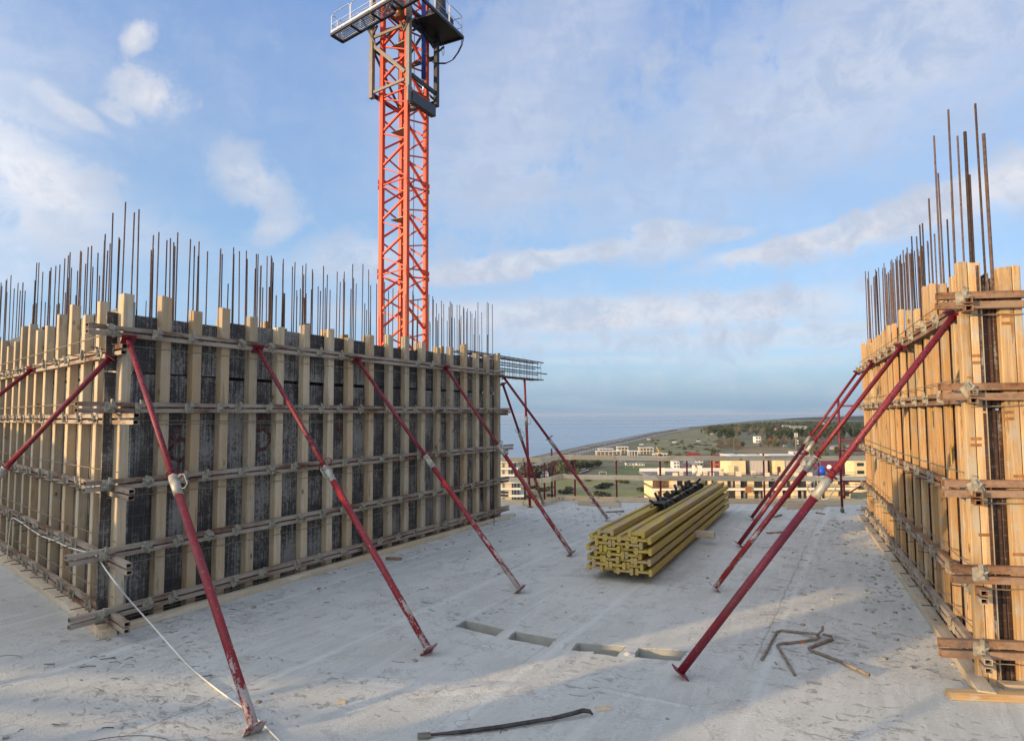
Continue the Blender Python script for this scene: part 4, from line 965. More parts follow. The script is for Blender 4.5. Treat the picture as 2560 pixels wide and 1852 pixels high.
for (a, b, w_, lb) in (((1918, 1334), (1962, 1331), .05, 'dark flat stick lying on the slab between the right props'), ((1936, 1294), (1953, 1288), .04, 'short dark stick on the slab near the foot of the farthest right prop'),
                       ((1212, 1301), (1262, 1292), .03, 'thin stick lying off the far end of the left formwork'), ((1515, 1281), (1560, 1279), .04, 'grey lath lying behind the yellow beam stack'), ((2040, 1283), (2062, 1286), .03, 'splinter of wood before the rolling scaffold')):
    P, Q = G(*a), G(*b); o = bar('wood_stick', P+up_*.014, Q+up_*.012, w_, .022, mat('old_dark_wood', f_wood, a=(.22, .17, .12), b=(.13, .10, .07), dirt=.5), None); tag(o, lb, 'stick')
rub = MB(); rg3 = random.Random(3)
for i in range(260):
    u = rg3.random()
    if u < .4: P = offp(PR, AZR, -rg3.random()*.5)+azv(AZR)*rg3.random()*8
    elif u < .7: P = Vector((rg3.uniform(.9, 3.6), rg3.uniform(11.8, 14.2), 0))
    else: P = Vector((rg3.uniform(-4, 4), rg3.uniform(4, 12), 0))
    s_ = rg3.uniform(.004, .016); rub.box(-s_*rg3.uniform(1, 2.2), s_, -s_, s_, 0, s_*.9, Matrix.Translation(P) @ Matrix.Rotation(rg3.random()*6, 4, 'Z'))
o = rub.build('concrete_crumbs', mat('grey_crumbs', f_plain, col=(.30, .28, .24), rough=.9, var=.4)); tag(o, 'small concrete crumbs and chips scattered over the slab', 'debris', kind='stuff')
# ------------------------------------------------------------------ tower crane behind the left wall
CD = 38.0
cc = D(1008.5, 700, CD); cen = Vector((cc.x, cc.y, 0)); dv = cen.normalized(); pv = Vector((dv.y, -dv.x, 0)); tw = -dv
th = R(6.8)
def corners(rr): Fc = cen+(pv*math.sin(th)+tw*math.cos(th))*rr; Rc = cen+(pv*math.cos(th)-tw*math.sin(th))*rr; return {'L': cen*2-Rc, 'F': Fc, 'R': Rc, 'B': cen*2-Fc}
mk = corners(1.26); fk = corners(1.87)
def zat(x, y, P): d_ = math.hypot(P.x, P.y); return D(x, y, d_).z
OR = mat('orange_crane_paint', f_plain, col=(.66, .06, .011), rough=.45, var=.10, nscale=3, dirt=.12, dcol=(.2, .06, .03))
GP = mat('grey_crane_paint', f_plain, col=(.20, .18, .155), rough=.5, var=.12, nscale=3)
DK = mat('dark_crane_steel', f_plain, col=(.028, .028, .034), rough=.5, var=.2, nscale=3)
SILV = mat('bright_handrail', f_plain, col=(.62, .62, .62), rough=.35, metal=.7, var=.1)
CR = thing('tower_crane', 'orange lattice tower crane mast with a grey climbing frame, behind the left formwork', 'tower crane', cen+Vector((0, 0, -36)))
ux = (mk['F']-mk['L']).normalized()
zj = [zat(954, 463, mk['L']), zat(954, 686, mk['L'])]; HS = zj[0]-zj[1]; U = HS/685
low_n = int((zj[1]+36)/HS)+1
def mast_section(z0, first):
    for k, P in mk.items():
        b_ = bar('leg', P+Vector((0, 0, z0+.01)), P+Vector((0, 0, z0+HS-.01)), .25, .25, OR, CR, ux, .012)
    pairs = [('L', 'F'), ('F', 'R'), ('R', 'B'), ('B', 'L')]
    for i, (a, b) in enumerate(pairs):
        A, B = mk[a], mk[b]
        if i % 2 == 0:
            big = [(140, 295), (410, 565)]; thin = [(130, 35), (400, 315), (670, 595), (-5, 22)]
        else:
            big = [(850-685, 0), (435, 275), (695, 535)]; thin = [(460, 515), (185, 245), (20, 45), (640, 672)]
        for q, (u0, u1) in enumerate(big): bar('diagonal_brace', A+Vector((0, 0, z0+u0*U)), B+Vector((0, 0, z0+u1*U)), .13, .11, OR, CR)
        for q, (u0, u1) in enumerate(thin): bar('cross_brace', A+Vector((0, 0, z0+u0*U)), B+Vector((0, 0, z0+u1*U)), .085, .07, OR, CR)
    for k, P in mk.items():
        for dz_ in (-.16, .16):
            d_ = (P-cen).normalized()
            MB().box(-.035, .035, -.07, .07, -.12, .12, Matrix.Translation(P+d_*.15+Vector((0, 0, z0+dz_))) @ frame((0, 0, 0), (0, 0, 1), d_)).build('bolt_lug', OR, CR)
for n in range(-low_n, 5):
    mast_section(zj[1]+HS*n, n)
for n in (0, 1, 2):                          # rest platforms and ladder inside the mast
    z = zj[1]+HS*n+HS*.62
    MB().prism([(cen.x+pv.x*a+tw.x*b, cen.y+pv.y*a+tw.y*b) for a, b in ((-.75, -.1), (.1, .85), (.2, -.6), (-.3, -.5))], z, z+.04).build('rest_landing', GALV(), CR)
la = MB()
for s_ in (-.18, .18): la.tube([cen+pv*(.05+s_)-tw*.45+Vector((0, 0, -30)), cen+pv*(.05+s_)-tw*.45+Vector((0, 0, zj[0]+8))], .02, 5)
for k in range(160): la.tube([cen+pv*-.13-tw*.45+Vector((0, 0, -10+k*.28)), cen+pv*.23-tw*.45+Vector((0, 0, -10+k*.28))], .012, 4)
la.build('ladder', mat('dark_orange_ladder', f_plain, col=(.30, .05, .02), rough=.6), CR)
sweep('hanging_cable', [cen+pv*.55+tw*.3+Vector((0, 0, z)) for z in (-20, 5, zj[0]+9)], .018, DK, CR, 5)
# climbing frame
zb_ = zat(929, 247, fk['L']); zt_ = zb_+8.5
for k, P in fk.items(): bar('frame_post', P+Vector((0, 0, zb_)), P+Vector((0, 0, zt_)), .25, .25, GP if k in 'LF' else DK, CR, ux, .01)
azL = math.degrees(math.atan2(ux.x, ux.y)); vy = (fk['R']-fk['F']).normalized(); azF = math.degrees(math.atan2(vy.x, vy.y))
FL = Face(fk['L'], azL, 1, CR); FR = Face(fk['F'], azF, 1, CR)
z5 = lambda x, y: (780+x*.256, y*.256)
def fb_(face, a, b, w_, m, off=0, nm='frame_brace', d_=.10):
    qa, za = face.hit(*z5(*a), off); qb, zb2 = face.hit(*z5(*b), off); bar(nm, face.pt(qa, off, za), face.pt(qb, off, zb2), d_, w_, m, CR, (0, 0, 1), .006)
for a, b, w_ in (((600, 905), (905, 775), .16), ((600, 370), (905, 240), .16), ((600, 450), (905, 700), .20)): fb_(FL, a, b, w_, GP)
for a, b in (((490, 190), (625, 440)), ((770, 20), (905, 305)), ((690, 160), (760, 30)), ((640, 250), (600, 330)), ((905, 290), (960, 170))): fb_(FL, a, b, .09, mat('brown_grey_strut', f_plain, col=(.10, .085, .07), rough=.5), .12)
for a, b, w_ in (((975, 735), (1225, 930), .26), ((975, 235), (1225, 415), .26), ((975, 100), (1225, 300), .18)): fb_(FR, a, b, w_, DK)
fb_(FR, (1000, 180), (1190, 470), .12, DK, .05); fb_(FR, (1180, 160), (990, 300), .12, DK, .05)
# back faces of the frame
for a, b in (('R', 'B'), ('B', 'L')):
    for dz_ in (.25, 3.0, 5.8): bar('frame_beam', fk[a]+Vector((0, 0, zb_+dz_)), fk[b]+Vector((0, 0, zb_+dz_)), .14, .22, DK, CR)
    bar('frame_brace', fk[a]+Vector((0, 0, zb_+.3)), fk[b]+Vector((0, 0, zb_+3)), .1, .12, DK, CR); bar('frame_brace', fk[b]+Vector((0, 0, zb_+3)), fk[a]+Vector((0, 0, zb_+5.8)), .1, .12, DK, CR)
# blue cylinder and the climbing beam
q, za_ = FR.hit(*z5(1070, 345), -.25); _, zc_ = FR.hit(*z5(1070, 780), -.25)
rod('hydraulic_cylinder', FR.pt(q, -.1, zc_), FR.pt(q, -.1, za_+2), .13, mat('blue_hydraulic_paint', f_plain, col=(.012, .05, .28), rough=.4, var=.1), CR, 16)
rod('piston_rod', FR.pt(q, -.1, zc_-.9), FR.pt(q, -.1, zc_), .055, SILV, CR, 12)
q0, zq = FR.hit(*z5(985, 940), .2); q1, zq1 = FR.hit(*z5(1185, 1050), .2)
bar('climbing_beam', FR.pt(-.05, .22, zb_-.62), FR.pt(2.05, .22, zb_-.62), .34, .62, mat('slate_crane_paint', f_plain, col=(.05, .058, .07), rough=.45), CR, (0, 0, 1), .01)
bar('beam_cheek', FR.pt(-.16, .20, zb_-.93), FR.pt(-.16, .20, zb_-.05), .40, .10, GP, CR, FR.n)
for q_ in (1.5, 1.75): rod('pulley', FR.pt(q_, .02, zb_-.22), FR.pt(q_, .16, zb_-.22), .14, GP, CR, 14)
# platforms
zp_ = zat(929, 70, fk['L'])
def railing(a, b, h=1.1, n=3, m=None):
    rl = MB(); d = b-a
    P = [a+d*(k/n) for k in range(n+1)]
    for k in range(n):
        u, v = P[k]+d.normalized()*.05, P[k+1]-d.normalized()*.05
        rl.tube([u, u+Vector((0, 0, h-.12)), u+Vector((0, 0, h))+d.normalized()*.12, v+Vector((0, 0, h))-d.normalized()*.12, v+Vector((0, 0, h-.12)), v], .026, 6)
        rl.tube([u+Vector((0, 0, h*.5)), v+Vector((0, 0, h*.5))], .02, 5)
    rl.build('railing', m or SILV, CR)
    bar('toe_board', a+Vector((0, 0, .09)), b+Vector((0, 0, .09)), .03, .17, m or SILV, CR)
cA, cB, cC, cDp = [G(*z5(*p), zp_) for p in ((185, 345), (300, 415), (880, 110), (760, 5))]
dL = (cDp-cA).normalized(); cC = cB+dL*(cC-cB).length; cDp = cA+dL*((cDp-cA).length+2.0); cC = cB+dL*(cDp-cA).length
for a, b in ((cA, cB), (cA, cDp), (cB, cC), (cDp, cC)): bar('platform_edge', a, b, .10, .14, DK, CR)
gr = MB()
nn = 46
for k in range(1, nn): P = cA.lerp(cDp, k/nn); Q = cB.lerp(cC, k/nn); gr.bar(P, Q, .012, .03)
for k in range(1, 12): gr.bar(cA.lerp(cB, k/12), cDp.lerp(cC, k/12), .010, .03)
o = gr.build('grating', mat('grating_steel', f_plain, col=(.16, .17, .19), rough=.5, metal=.3), CR); o['kind'] = 'stuff'
for k in (1, 2, 3): bar('platform_joist', cA.lerp(cDp, k/4)-Vector((0, 0, .08)), cB.lerp(cC, k/4)-Vector((0, 0, .08)), .08, .10, DK, CR)
railing(cA, cDp, 1.25, 4); railing(cA, cB, 1.25, 2); railing(cB, cB.lerp(cC, .45), 1.25, 2)
bar('toe_board', cA+Vector((0, 0, .13)), cDp+Vector((0, 0, .13)), .03, .24, SILV, CR)
eA, eB, eC = [G(*z5(*p), zp_) for p in ((1110, 20), (1472, 368), (1225, 455))]
dR = (eB-eA).normalized(); wv2 = (eC-eB); wv2 -= dR*wv2.dot(dR)
eA = eA-dR*.6; eD = eA+wv2
o = MB().prism([eA.lerp(eB, .38), eB, eB+wv2, eA.lerp(eB, .38)+wv2], zp_, zp_+.06).build('deck_plate', DK, CR)
for a, b in ((eA, eB), (eB, eB+wv2), (eD, eD+(eB-eA))): bar('platform_edge', a, b, .12, .18, DK, CR)
railing(eA, eB, 1.25, 3); railing(eB, eB+wv2, 1.25, 1, SILV)
P = eA.lerp(eB, .72)+wv2*.42+Vector((0, 0, .06))
MB().box(-.75, .75, -.45, .45, 0, .85, Matrix.Translation(P) @ frame((0, 0, 0), (0, 0, 1), wv2)).build('hydraulic_cabinet', mat('navy_cabinet', f_plain, col=(.015, .018, .045), rough=.4), CR)
rod('motor', P+Vector((0, 0, .85))+dR*.1, P+Vector((0, 0, 1.75))+dR*.1, .30, DK, CR, 18, .27)
rod('motor_cap', P+Vector((0, 0, 1.75))+dR*.1, P+Vector((0, 0, 1.92))+dR*.1, .27, DK, CR, 18, .14)
P = eA.lerp(eB, .12)+wv2*.9; rod('gearbox', P+Vector((0, 0, -.5)), P+Vector((0, 0, .5)), .24, mat('copper_brown_housing', f_plain, col=(.22, .09, .04), rough=.4, metal=.4), CR, 14)
qh, zh = FR.hit(*z5(1095, 520), .2)
hp = [eB+Vector((0, 0, 0)), G(*z5(1455, 470), zp_-.6), G(*z5(1390, 580), zp_-1.4), G(*z5(1300, 628), zp_-1.8), G(*z5(1200, 625), zp_-1.8), G(*z5(1140, 580), zp_-1.5), FR.pt(qh, .1, zh)]
d0 = math.hypot(eB.x, eB.y)
hp = [D(*z5(x, y), d0-.3*i) for i, (x, y) in enumerate(((1470, 370), (1455, 450), (1420, 520), (1370, 590), (1300, 625), (1200, 625), (1140, 580), (1100, 520)))]
sweep('hose', hp, .03, DK, CR, 6); sweep('hose', [p+Vector((.08, 0, .05)) for p in hp], .025, DK, CR, 6)
sweep('loose_cable', [D(*z5(x, y), 37) for x, y in ((1265, 400), (1268, 500), (1280, 550), (1290, 520), (1285, 400))], .015, DK, CR, 5)
bar('frame_brace', D(*z5(1230, 510), 38), D(*z5(1290, 460), 38), .08, .1, DK, CR)

# ------------------------------------------------------------------ the country below
ZG = -36.0; ZS_ = -37.0
def gmat(name, a, b, sc=.05, c=None, det=7, bmp=.0):
    def fn(t, p, v, rnd):
        n = t.noise(v, sc, det, .68, .3); n2 = t.noise(t.vscale(v, (1, .5, 1)), sc*6, 6, .7)
        col = t.mix(t.ramp(n, .38, .62), a, b)
        col = t.mix(t.math('MULTIPLY', t.ramp(n2, .45, .7), .5), col, c or (a[0]*.5, a[1]*.5, a[2]*.5)); setp(t, p, col, .95, 0, .1)
    return mat(name, fn)
def f_sea(t, p, v, rnd):
    n = t.noise(t.vscale(v, (1, 3.0, 1)), .02, 6, .6); n2 = t.noise(v, .25, 5, .7)
    s = t.n('ShaderNodeSeparateXYZ'); t.put(s.inputs[0], v)
    big = t.noise(t.vscale(v, (.00012, .0016, 1)), 1.0, 4, .6)
    col = t.mix(t.ramp(big, .35, .65), (.135, .205, .265), (.185, .25, .305))
    setp(t, p, col, t.ramp(big, .35, .65, .20, .34), 0, .5); bump(t, p, t.math('ADD', n2, n), .05, .2)
SEA = mat('calm_sea', f_sea)
o = MB().add([(-90000, -60000, ZS_), (120000, -60000, ZS_), (120000, 190000, ZS_), (-90000, 190000, ZS_)], [(0, 1, 2, 3)]).build('sea', SEA); tag(o, kind='structure')
shore = [(1343, 1140), (1400, 1127.5), (1480, 1110), (1551, 1097), (1628, 1081.5), (1720, 1068), (1756, 1064.5), (1800, 1060), (1867, 1053.2), (1930, 1048.5), (1990, 1044.6), (2070, 1041.5)]
SH = [G(x, y, ZG-.6) for x, y in shore]
SH = [Vector((-420, -700, ZG-.6)), Vector((-215, -60, ZG-.6)), Vector((-70, 330, ZG-.6))]+SH+[Vector((16000, 26000, ZG-.6)), Vector((60000, 60000, ZG-.6))]
def poly(name, pts, z, m, kind='structure', parent=None):
    o = MB().add([(p[0], p[1], z) for p in pts], [tuple(range(len(pts)))]).build(name, m, parent)
    if kind: tag(o, kind=kind)
    return o
LAND = gmat('scrubby_coastal_land', (.19, .175, .11), (.14, .145, .09), .012, (.11, .095, .07))
# land sheet as a triangulated outline
bm = bmesh.new(); pts = [(p.x, p.y) for p in SH]+[(60000, -700)]
vs = [bm.verts.new((x, y, ZG)) for x, y in pts]; es = [bm.edges.new((vs[i], vs[(i+1) % len(vs)])) for i in range(len(vs))]
bmesh.ops.triangle_fill(bm, use_beauty=True, edges=es)
skirt = [bm.verts.new((x, y, ZG-2)) for x, y in pts]
for i in range(len(vs)-1): bm.faces.new((vs[i], skirt[i], skirt[i+1], vs[i+1]))
bmesh.ops.recalc_face_normals(bm, faces=bm.faces); lm = bpy.data.meshes.new('land'); bm.to_mesh(lm); bm.free()
for p_ in lm.polygons:
    pass
land = new_obj('land', lm, None, None, LAND); tag(land, kind='structure')
def strip(name, px_a, px_b, z, m):
    a = [G(x, y, ZG) for x, y in px_a]; b = [G(x, y, ZG) for x, y in px_b]
    v = []; f = []
    for i in range(len(a)): v += [(a[i].x, a[i].y, z), (b[i].x, b[i].y, z)]
    for i in range(len(a)-1): f.append((2*i, 2*i+1, 2*i+3, 2*i+2))
    o = MB().add(v, f).build(name, m); tag(o, kind='structure'); return o
inner = [(1360, 1150.5), (1415, 1136), (1490, 1118.5), (1560, 1104), (1634, 1087.5), (1722, 1071.5)]
strip('beach', shore[:6], inner, ZG+.05, gmat('grey_shingle', (.20, .19, .17), (.26, .25, .23), .03))
road_l = [(1300, 1178), (1372, 1160), (1428, 1142), (1500, 1123.5), (1570, 1107.5), (1640, 1090), (1724, 1073)]
strip('promenade', [(1272, 1170)]+[(x-2, y) for x, y in inner], road_l, ZG+.10, gmat('pale_paving', (.30, .29, .27), (.25, .24, .22), .1))
# surf
strip('sea_foam', [(1290, 1149), (1343, 1137.6), (1400, 1125.4), (1480, 1108.5), (1551, 1096), (1628, 1081)], [(1290, 1152), (1343, 1139.6), (1400, 1127.1), (1480, 1109.8), (1551, 1096.9), (1628, 1081.45)], ZS_+.9, gmat('surf', (.5, .52, .54), (.4, .43, .46), .2))
def field(name, px, m, k=1): return poly(name, [G(x, y, ZG) for x, y in px], ZG+.06*k, m)
GRN = gmat('meadow_grass', (.21, .215, .085), (.29, .25, .13), .03, (.14, .15, .06))
field('meadow', [(1250, 1225), (1330, 1206), (1420, 1200), (1520, 1196), (1660, 1196), (1760, 1210), (1900, 1300), (1250, 1420)], GRN, 3)
field('sports_ground', [(1462, 1192), (1484, 1172), (1530, 1160), (1600, 1154), (1700, 1152), (1770, 1160), (1800, 1194)], gmat('worn_turf', (.19, .16, .10), (.23, .20, .12), .05), 2)
field('football_pitch', [(1500, 1192), (1512, 1174), (1560, 1165), (1640, 1164), (1700, 1166), (1710, 1193)], gmat('pitch_turf', (.13, .155, .065), (.18, .19, .085), .06), 4)
field('dune_grassland', [(1640, 1094), (1690, 1082), (1740, 1074), (1770, 1076), (1795, 1092), (1800, 1118), (1790, 1136), (1640, 1134), (1600, 1118)], gmat('dune_grass', (.25, .235, .13), (.18, .175, .10), .02, (.12, .105, .07)), 2)
field('brown_field', [(1858, 1114), (1890, 1110), (1970, 1118), (1990, 1128), (1982, 1140), (1880, 1138), (1845, 1128)], gmat('brown_grass', (.28, .205, .11), (.22, .17, .095), .03, (.16, .125, .075)), 2)
field('dark_scrub_ground', [(1300, 1192), (1330, 1180), (1400, 1165), (1398, 1186), (1340, 1200)], gmat('dark_scrub', (.05, .042, .03), (.075, .065, .045), .05), 2)
field('gravel_track', [(1588, 1262), (1610, 1238), (1630, 1232), (1660, 1232), (1660, 1300), (1588, 1300)], gmat('grey_gravel', (.17, .16, .14), (.12, .12, .11), .1), 5)
# hills of the headland
def f_hill(t, p, v, rnd):
    n = t.noise(v, .012, 7, .7); n2 = t.noise(v, .004, 4, .6)
    col = t.mix(t.ramp(n, .35, .65), (.035, .048, .038), (.08, .08, .06)); col = t.mix(t.math('MULTIPLY', t.ramp(n2, .5, .65), .35), col, (.10, .09, .06)); setp(t, p, col, 1, 0, .05); bump(t, p, n, .8, 8)
HILL = mat('forested_hill', f_hill)
def hill(px, dist, depth, seedk):
    random.seed(seedk); v = []; f = []; rows = 9; cols = []
    for (x0, y0), (x1, y1) in zip(px, px[1:]):
        n = max(2, int(abs(x1-x0)/4))
        for k in range(n): cols.append((x0+(x1-x0)*k/n, y0+(y1-y0)*k/n))
    cols.append(px[-1])
    for i, (x, y) in enumerate(cols):
        top = D(x, y, dist); hh = max(.2, (top.z-ZG)*(1+jit(.07)))
        dr = Vector((top.x, top.y, 0)).normalized()
        dpt = depth*min(1, hh/28)*min(1, .12+i/18)
        for r_ in range(rows):
            s_ = r_/(rows-1)*2-1; z = ZG-1+hh*math.cos(s_*math.pi/2)**.8*(1+jit(.02))
            P = Vector((top.x, top.y, 0))+dr*s_*dpt; v.append((P.x, P.y, z))
    for i in range(len(cols)-1):
        for r_ in range(rows-1): f.append((i*rows+r_, i*rows+r_+1, (i+1)*rows+r_+1, (i+1)*rows+r_))
    o = MB().add(v, f).build('hills', HILL, smooth=True); tag(o, kind='structure'); return o
hill([(1900, 1049.4), (1925, 1048.5), (1955, 1046.5), (1985, 1044.5), (2020, 1043), (2080, 1041), (2150, 1039.5), (2300, 1036), (2700, 1030)], 5200, 1500, 3)
hill([(1850, 1060.6), (1900, 1058.5), (1960, 1057), (2010, 1056), (2090, 1055), (2160, 1052), (2500, 1048)], 2700, 500, 4)
# ------------------------------------------------------------------ trees
random.seed(11)
BARK = mat('bark', f_plain, col=(.09, .07, .05), rough=.95)
def leafm(name, a, b):
    def fn(t, p, v, rnd):
        n = t.noise(offs(t, v, rnd), .8, 3, .6); c = t.mix(t.ramp(n, .35, .65), a, b)
        h = t.n('ShaderNodeHueSaturation'); t.put(h.inputs['Color'], c); t.put(h.inputs['Value'], t.math('ADD', t.math('MULTIPLY', rnd, .5), .75)); setp(t, p, h.outputs[0], .9, 0, .15)
    return mat(name, fn)
LD = leafm('dark_pine_foliage', (.035, .05, .03), (.075, .092, .05)); LG = leafm('olive_foliage', (.085, .10, .05), (.15, .155, .08)); LB = leafm('bare_brown_twigs', (.14, .115, .085), (.20, .165, .12))
def crown_mesh(n, sx, sy, sz, leaf, seed_, lobes=6):
    rg = random.Random(seed_); v = []; f = []
    L = [(rg.uniform(-.5, .5), rg.uniform(-.5, .5), rg.uniform(-.55, .6), rg.uniform(.35, .6)) for _ in range(lobes)]+[(0, 0, 0, .55)]
    for _ in range(n):
        a, b, c_, r_ = rg.choice(L)
        d = Vector((rg.gauss(0, 1), rg.gauss(0, 1), rg.gauss(0, 1))).normalized()*r_*(rg.random()**.35)
        p = Vector(((a+d.x)*sx, (b+d.y)*sy, (c_+d.z)*sz))
        t1 = Vector((rg.gauss(0, 1), rg.gauss(0, 1), rg.gauss(0, .7))).normalized(); t2 = t1.cross(Vector((rg.gauss(0, 1), rg.gauss(0, 1), rg.gauss(0, 1)))).normalized()
        s_ = leaf*rg.uniform(.5, 1.3); o_ = len(v)
        v += [p-t1*s_, p+t2*s_*.7, p+t1*s_, p-t2*s_*.6]; f.append((o_, o_+1, o_+2, o_+3))
    return mesh('crown', v, f)
CRN = {('pine', i): crown_mesh(420, 4.2, 4.2, 8.5, .75, i) for i in range(3)}
CRN.update({('broad', i): crown_mesh(420, 4.6, 4.6, 5.2, .7, 10+i) for i in range(3)})
CRN.update({('bush', i): crown_mesh(260, 2.4, 2.4, 1.1, .35, 20+i, 5) for i in range(3)})
for (k, i), me in CRN.items(): me.materials.append({'pine': LD, 'broad': LG, 'bush': leafm('dark_bush_foliage', (.065, .065, .042), (.11, .10, .065))}[k])
BRN = [crown_mesh(300, 4, 4, 4.6, .4, 30+i) for i in range(2)]
for me in BRN: me.materials.append(LB)
TRK = m_cyl(.28, 6, 7, .12); TRK.materials.append(BARK)
def tree(P, kind, h, label, group, wide=1.0):
    t = thing({'pine': 'pine_tree', 'broad': 'broadleaf_tree', 'bare': 'bare_tree'}[kind], label, 'tree', P, group)
    i = random.randrange(3); me = BRN[i % 2] if kind == 'bare' else CRN[(kind, i)]
    base = {'pine': 17, 'broad': 11, 'bare': 10}[kind]; s_ = h/base; cz = {'pine': 9.0, 'broad': 6.4, 'bare': 5.6}[kind]*s_
    new_obj('trunk', TRK, t, Matrix.Translation(P) @ Matrix.Diagonal((s_, s_, s_*({'pine': 1.6}.get(kind, 1.0)), 1)))
    new_obj('crown', me, t, Matrix.Translation(P+Vector((0, 0, cz))) @ Matrix.Rotation(random.random()*6.28, 4, 'Z') @ Matrix.Diagonal((s_*wide, s_*wide, s_, 1)))
    return t
def bush(P, s_, label, group, sz=1.0):
    o = new_obj('shrub', CRN[('bush', random.randrange(3))], None, Matrix.Translation(P+Vector((0, 0, .5*s_*sz))) @ Matrix.Rotation(random.random()*6.28, 4, 'Z') @ Matrix.Diagonal((s_, s_*.8, s_*sz, 1)))
    tag(o, label, 'shrub', group); return o
# palms along the promenade
PALM = MB()
rg = random.Random(5)
for k in range(15):
    a = k*2.4; up1 = rg.uniform(.2, .9)
    pts = [Vector((math.cos(a)*r_, math.sin(a)*r_, up1*r_*1.1-.42*r_*r_)) for r_ in (0, .7, 1.4, 2.1)]
    s_ = Vector((-math.sin(a), math.cos(a), 0))*.42
    for i in range(3):
        w0, w1 = (1, .9, .45, .05)[i:i+2]
        PALM.add([pts[i]-s_*w0+Vector((0, 0, -.12)), pts[i], pts[i+1], pts[i+1]-s_*w1+Vector((0, 0, -.12))], [(0, 1, 2, 3)]); PALM.add([pts[i], pts[i]+s_*w0+Vector((0, 0, -.12)), pts[i+1]+s_*w1+Vector((0, 0, -.12)), pts[i+1]], [(0, 1, 2, 3)])
PM = mesh('crown', PALM.v, PALM.f); PM.materials.append(leafm('dark_palm_fronds', (.022, .032, .016), (.05, .06, .03))); PT = m_cyl(.24, 5.4, 7, .17); PT.materials.append(BARK)
row = [(1308, 1178.5), (1340, 1166.5), (1395, 1150), (1420, 1143), (1470, 1130.5), (1530, 1116.5), (1580, 1104.5), (1628, 1091.5), (1722, 1072.5)]
RP_ = [G(x, y, ZG) for x, y in row]
def along(P, step):
    out = []; carry = 0
    for a, b in zip(P, P[1:]):
        L = (b-a).length; d = carry
        while d < L: out.append(a.lerp(b, d/L)); d += step*(1 if a.y < 1200 else 1.5)
        carry = d-L
    return out
pp = along(RP_, 11.5)[:95]
for i, P in enumerate(pp):
    t = thing('palm_tree', 'small palm in the long row between beach and promenade', 'palm', P, 'palms along the beach promenade')
    s_ = random.uniform(.62, .8); new_obj('trunk', PT, t, Matrix.Translation(P) @ Matrix.Scale(s_, 4)); new_obj('crown', PM, t, Matrix.Translation(P+Vector((0, 0, 5.3*s_))) @ Matrix.Rotation(random.random()*6, 4, 'Z') @ Matrix.Scale(s_*1.35, 4))
far_row = MB()
# lone and grouped trees: photo pixel of the base, kind, height
lots = [((1405, 1186), 'broad', 11), ((1418, 1189), 'broad', 9), ((1432, 1184), 'broad', 10), ((1412, 1178), 'broad', 10), ((1440, 1178), 'broad', 9), ((1398, 1192), 'broad', 8), ((1448, 1184), 'broad', 7), ((1390, 1196), 'broad', 6), ((1455, 1170), 'broad', 8)]
for (px, py), k, h in lots: tree(G(px, py, ZG), k, h, 'olive green tree in the clump beside the sports ground', 'trees beside the sports ground', 1.2)
for k in range(12): tree(G(1452+k*4.4, 1176.5-k*.9+jit(.5), ZG), 'broad', 5.5+jit(1), 'low dark tree in the hedge line behind the stand', 'hedge trees behind the stand', 1.5)
for px, py, s_ in ((1332, 1221, 2.0), (1356, 1228, 2.1), (1375, 1221, 1.5), (1424, 1224, 1.7), (1409, 1234, 2.6), (1509, 1221, 3.0), (1510, 1241, 2.8), (1615, 1229, 2.6), (1559, 1208, 2.2), (1522, 1214, 1.8), (1318, 1222, 1.6), (1545, 1205, 1.6), (1470, 1203, 1.5), (1330, 1245, 1.7), (1378, 1240, 1.3), (1610, 1256, 2.4)):
    bush(G(px, py, ZG), s_*.95, 'dark rounded bush in the green meadow beyond the rail', 'bushes in the meadow', .6)
for i in range(34):
    x = random.uniform(1296, 1400); y = 1195-(x-1296)*.22+jit(8); bush(G(x, y, ZG), random.uniform(1.5, 3), 'dark shrub in the scrub between the road and the meadow', 'scrub by the road', 1.3)
def scatter(n, x0, x1, y0, y1, kinds, h0, h1, label, group, wide=1.0):
    for i in range(n):
        x = random.uniform(x0, x1); y = random.uniform(y0, y1); tree(G(x, y, ZG), random.choice(kinds), random.uniform(h0, h1), label, group, wide)
scatter(16, 1798, 1832, 1094, 1106, ['pine'], 15, 20, 'dark pine in the clump left of the bare trees', 'pines left of the village')
scatter(9, 1752, 1798, 1079, 1085, ['pine'], 10, 15, 'dark pine standing at the edge of the dunes', 'pines at the dune edge')
scatter(28, 1918, 2032, 1096, 1108, ['pine'], 15, 21, 'dark pine in the belt behind the telecom mast', 'pines behind the telecom mast')
scatter(44, 2032, 2175, 1090, 1112, ['pine'], 17, 24, 'dark pine in the wood by the right formwork', 'pines at the right edge')
scatter(46, 1760, 1925, 1076, 1092, ['pine', 'bare', 'broad', 'bare'], 8, 15, 'small distant tree in the mixed wood below the headland', 'mixed wood below the headland', 1.2)
scatter(30, 1795, 1860, 1108, 1126, ['bare', 'bare', 'broad'], 7, 10, 'bare brown tree beside the brown field', 'bare trees by the brown field', 1.3)
scatter(34, 1900, 2050, 1108, 1120, ['bare', 'broad', 'bare'], 7, 11, 'bare tree at the far edge of the brown field', 'bare trees beyond the brown field', 1.3)
scatter(22, 1990, 2150, 1124, 1150, ['bare', 'broad'], 6, 9, 'low tree between the roofs behind the yellow hotel', 'trees behind the hotel', 1.2)
scatter(20, 1640, 1860, 1140, 1170, ['broad', 'bare'], 5, 8, 'small tree among the houses left behind the hotel', 'trees among the houses', 1.2)
for i in range(46):
    x = random.uniform(1610, 1800); bush(G(x, random.uniform(1098, 1134), ZG), random.uniform(.9, 2.2), 'dark tuft of scrub on the dune grassland', 'scrub on the dunes', .6)
fm_ = MB(); rg = random.Random(9)                # far wood that reads as one mass
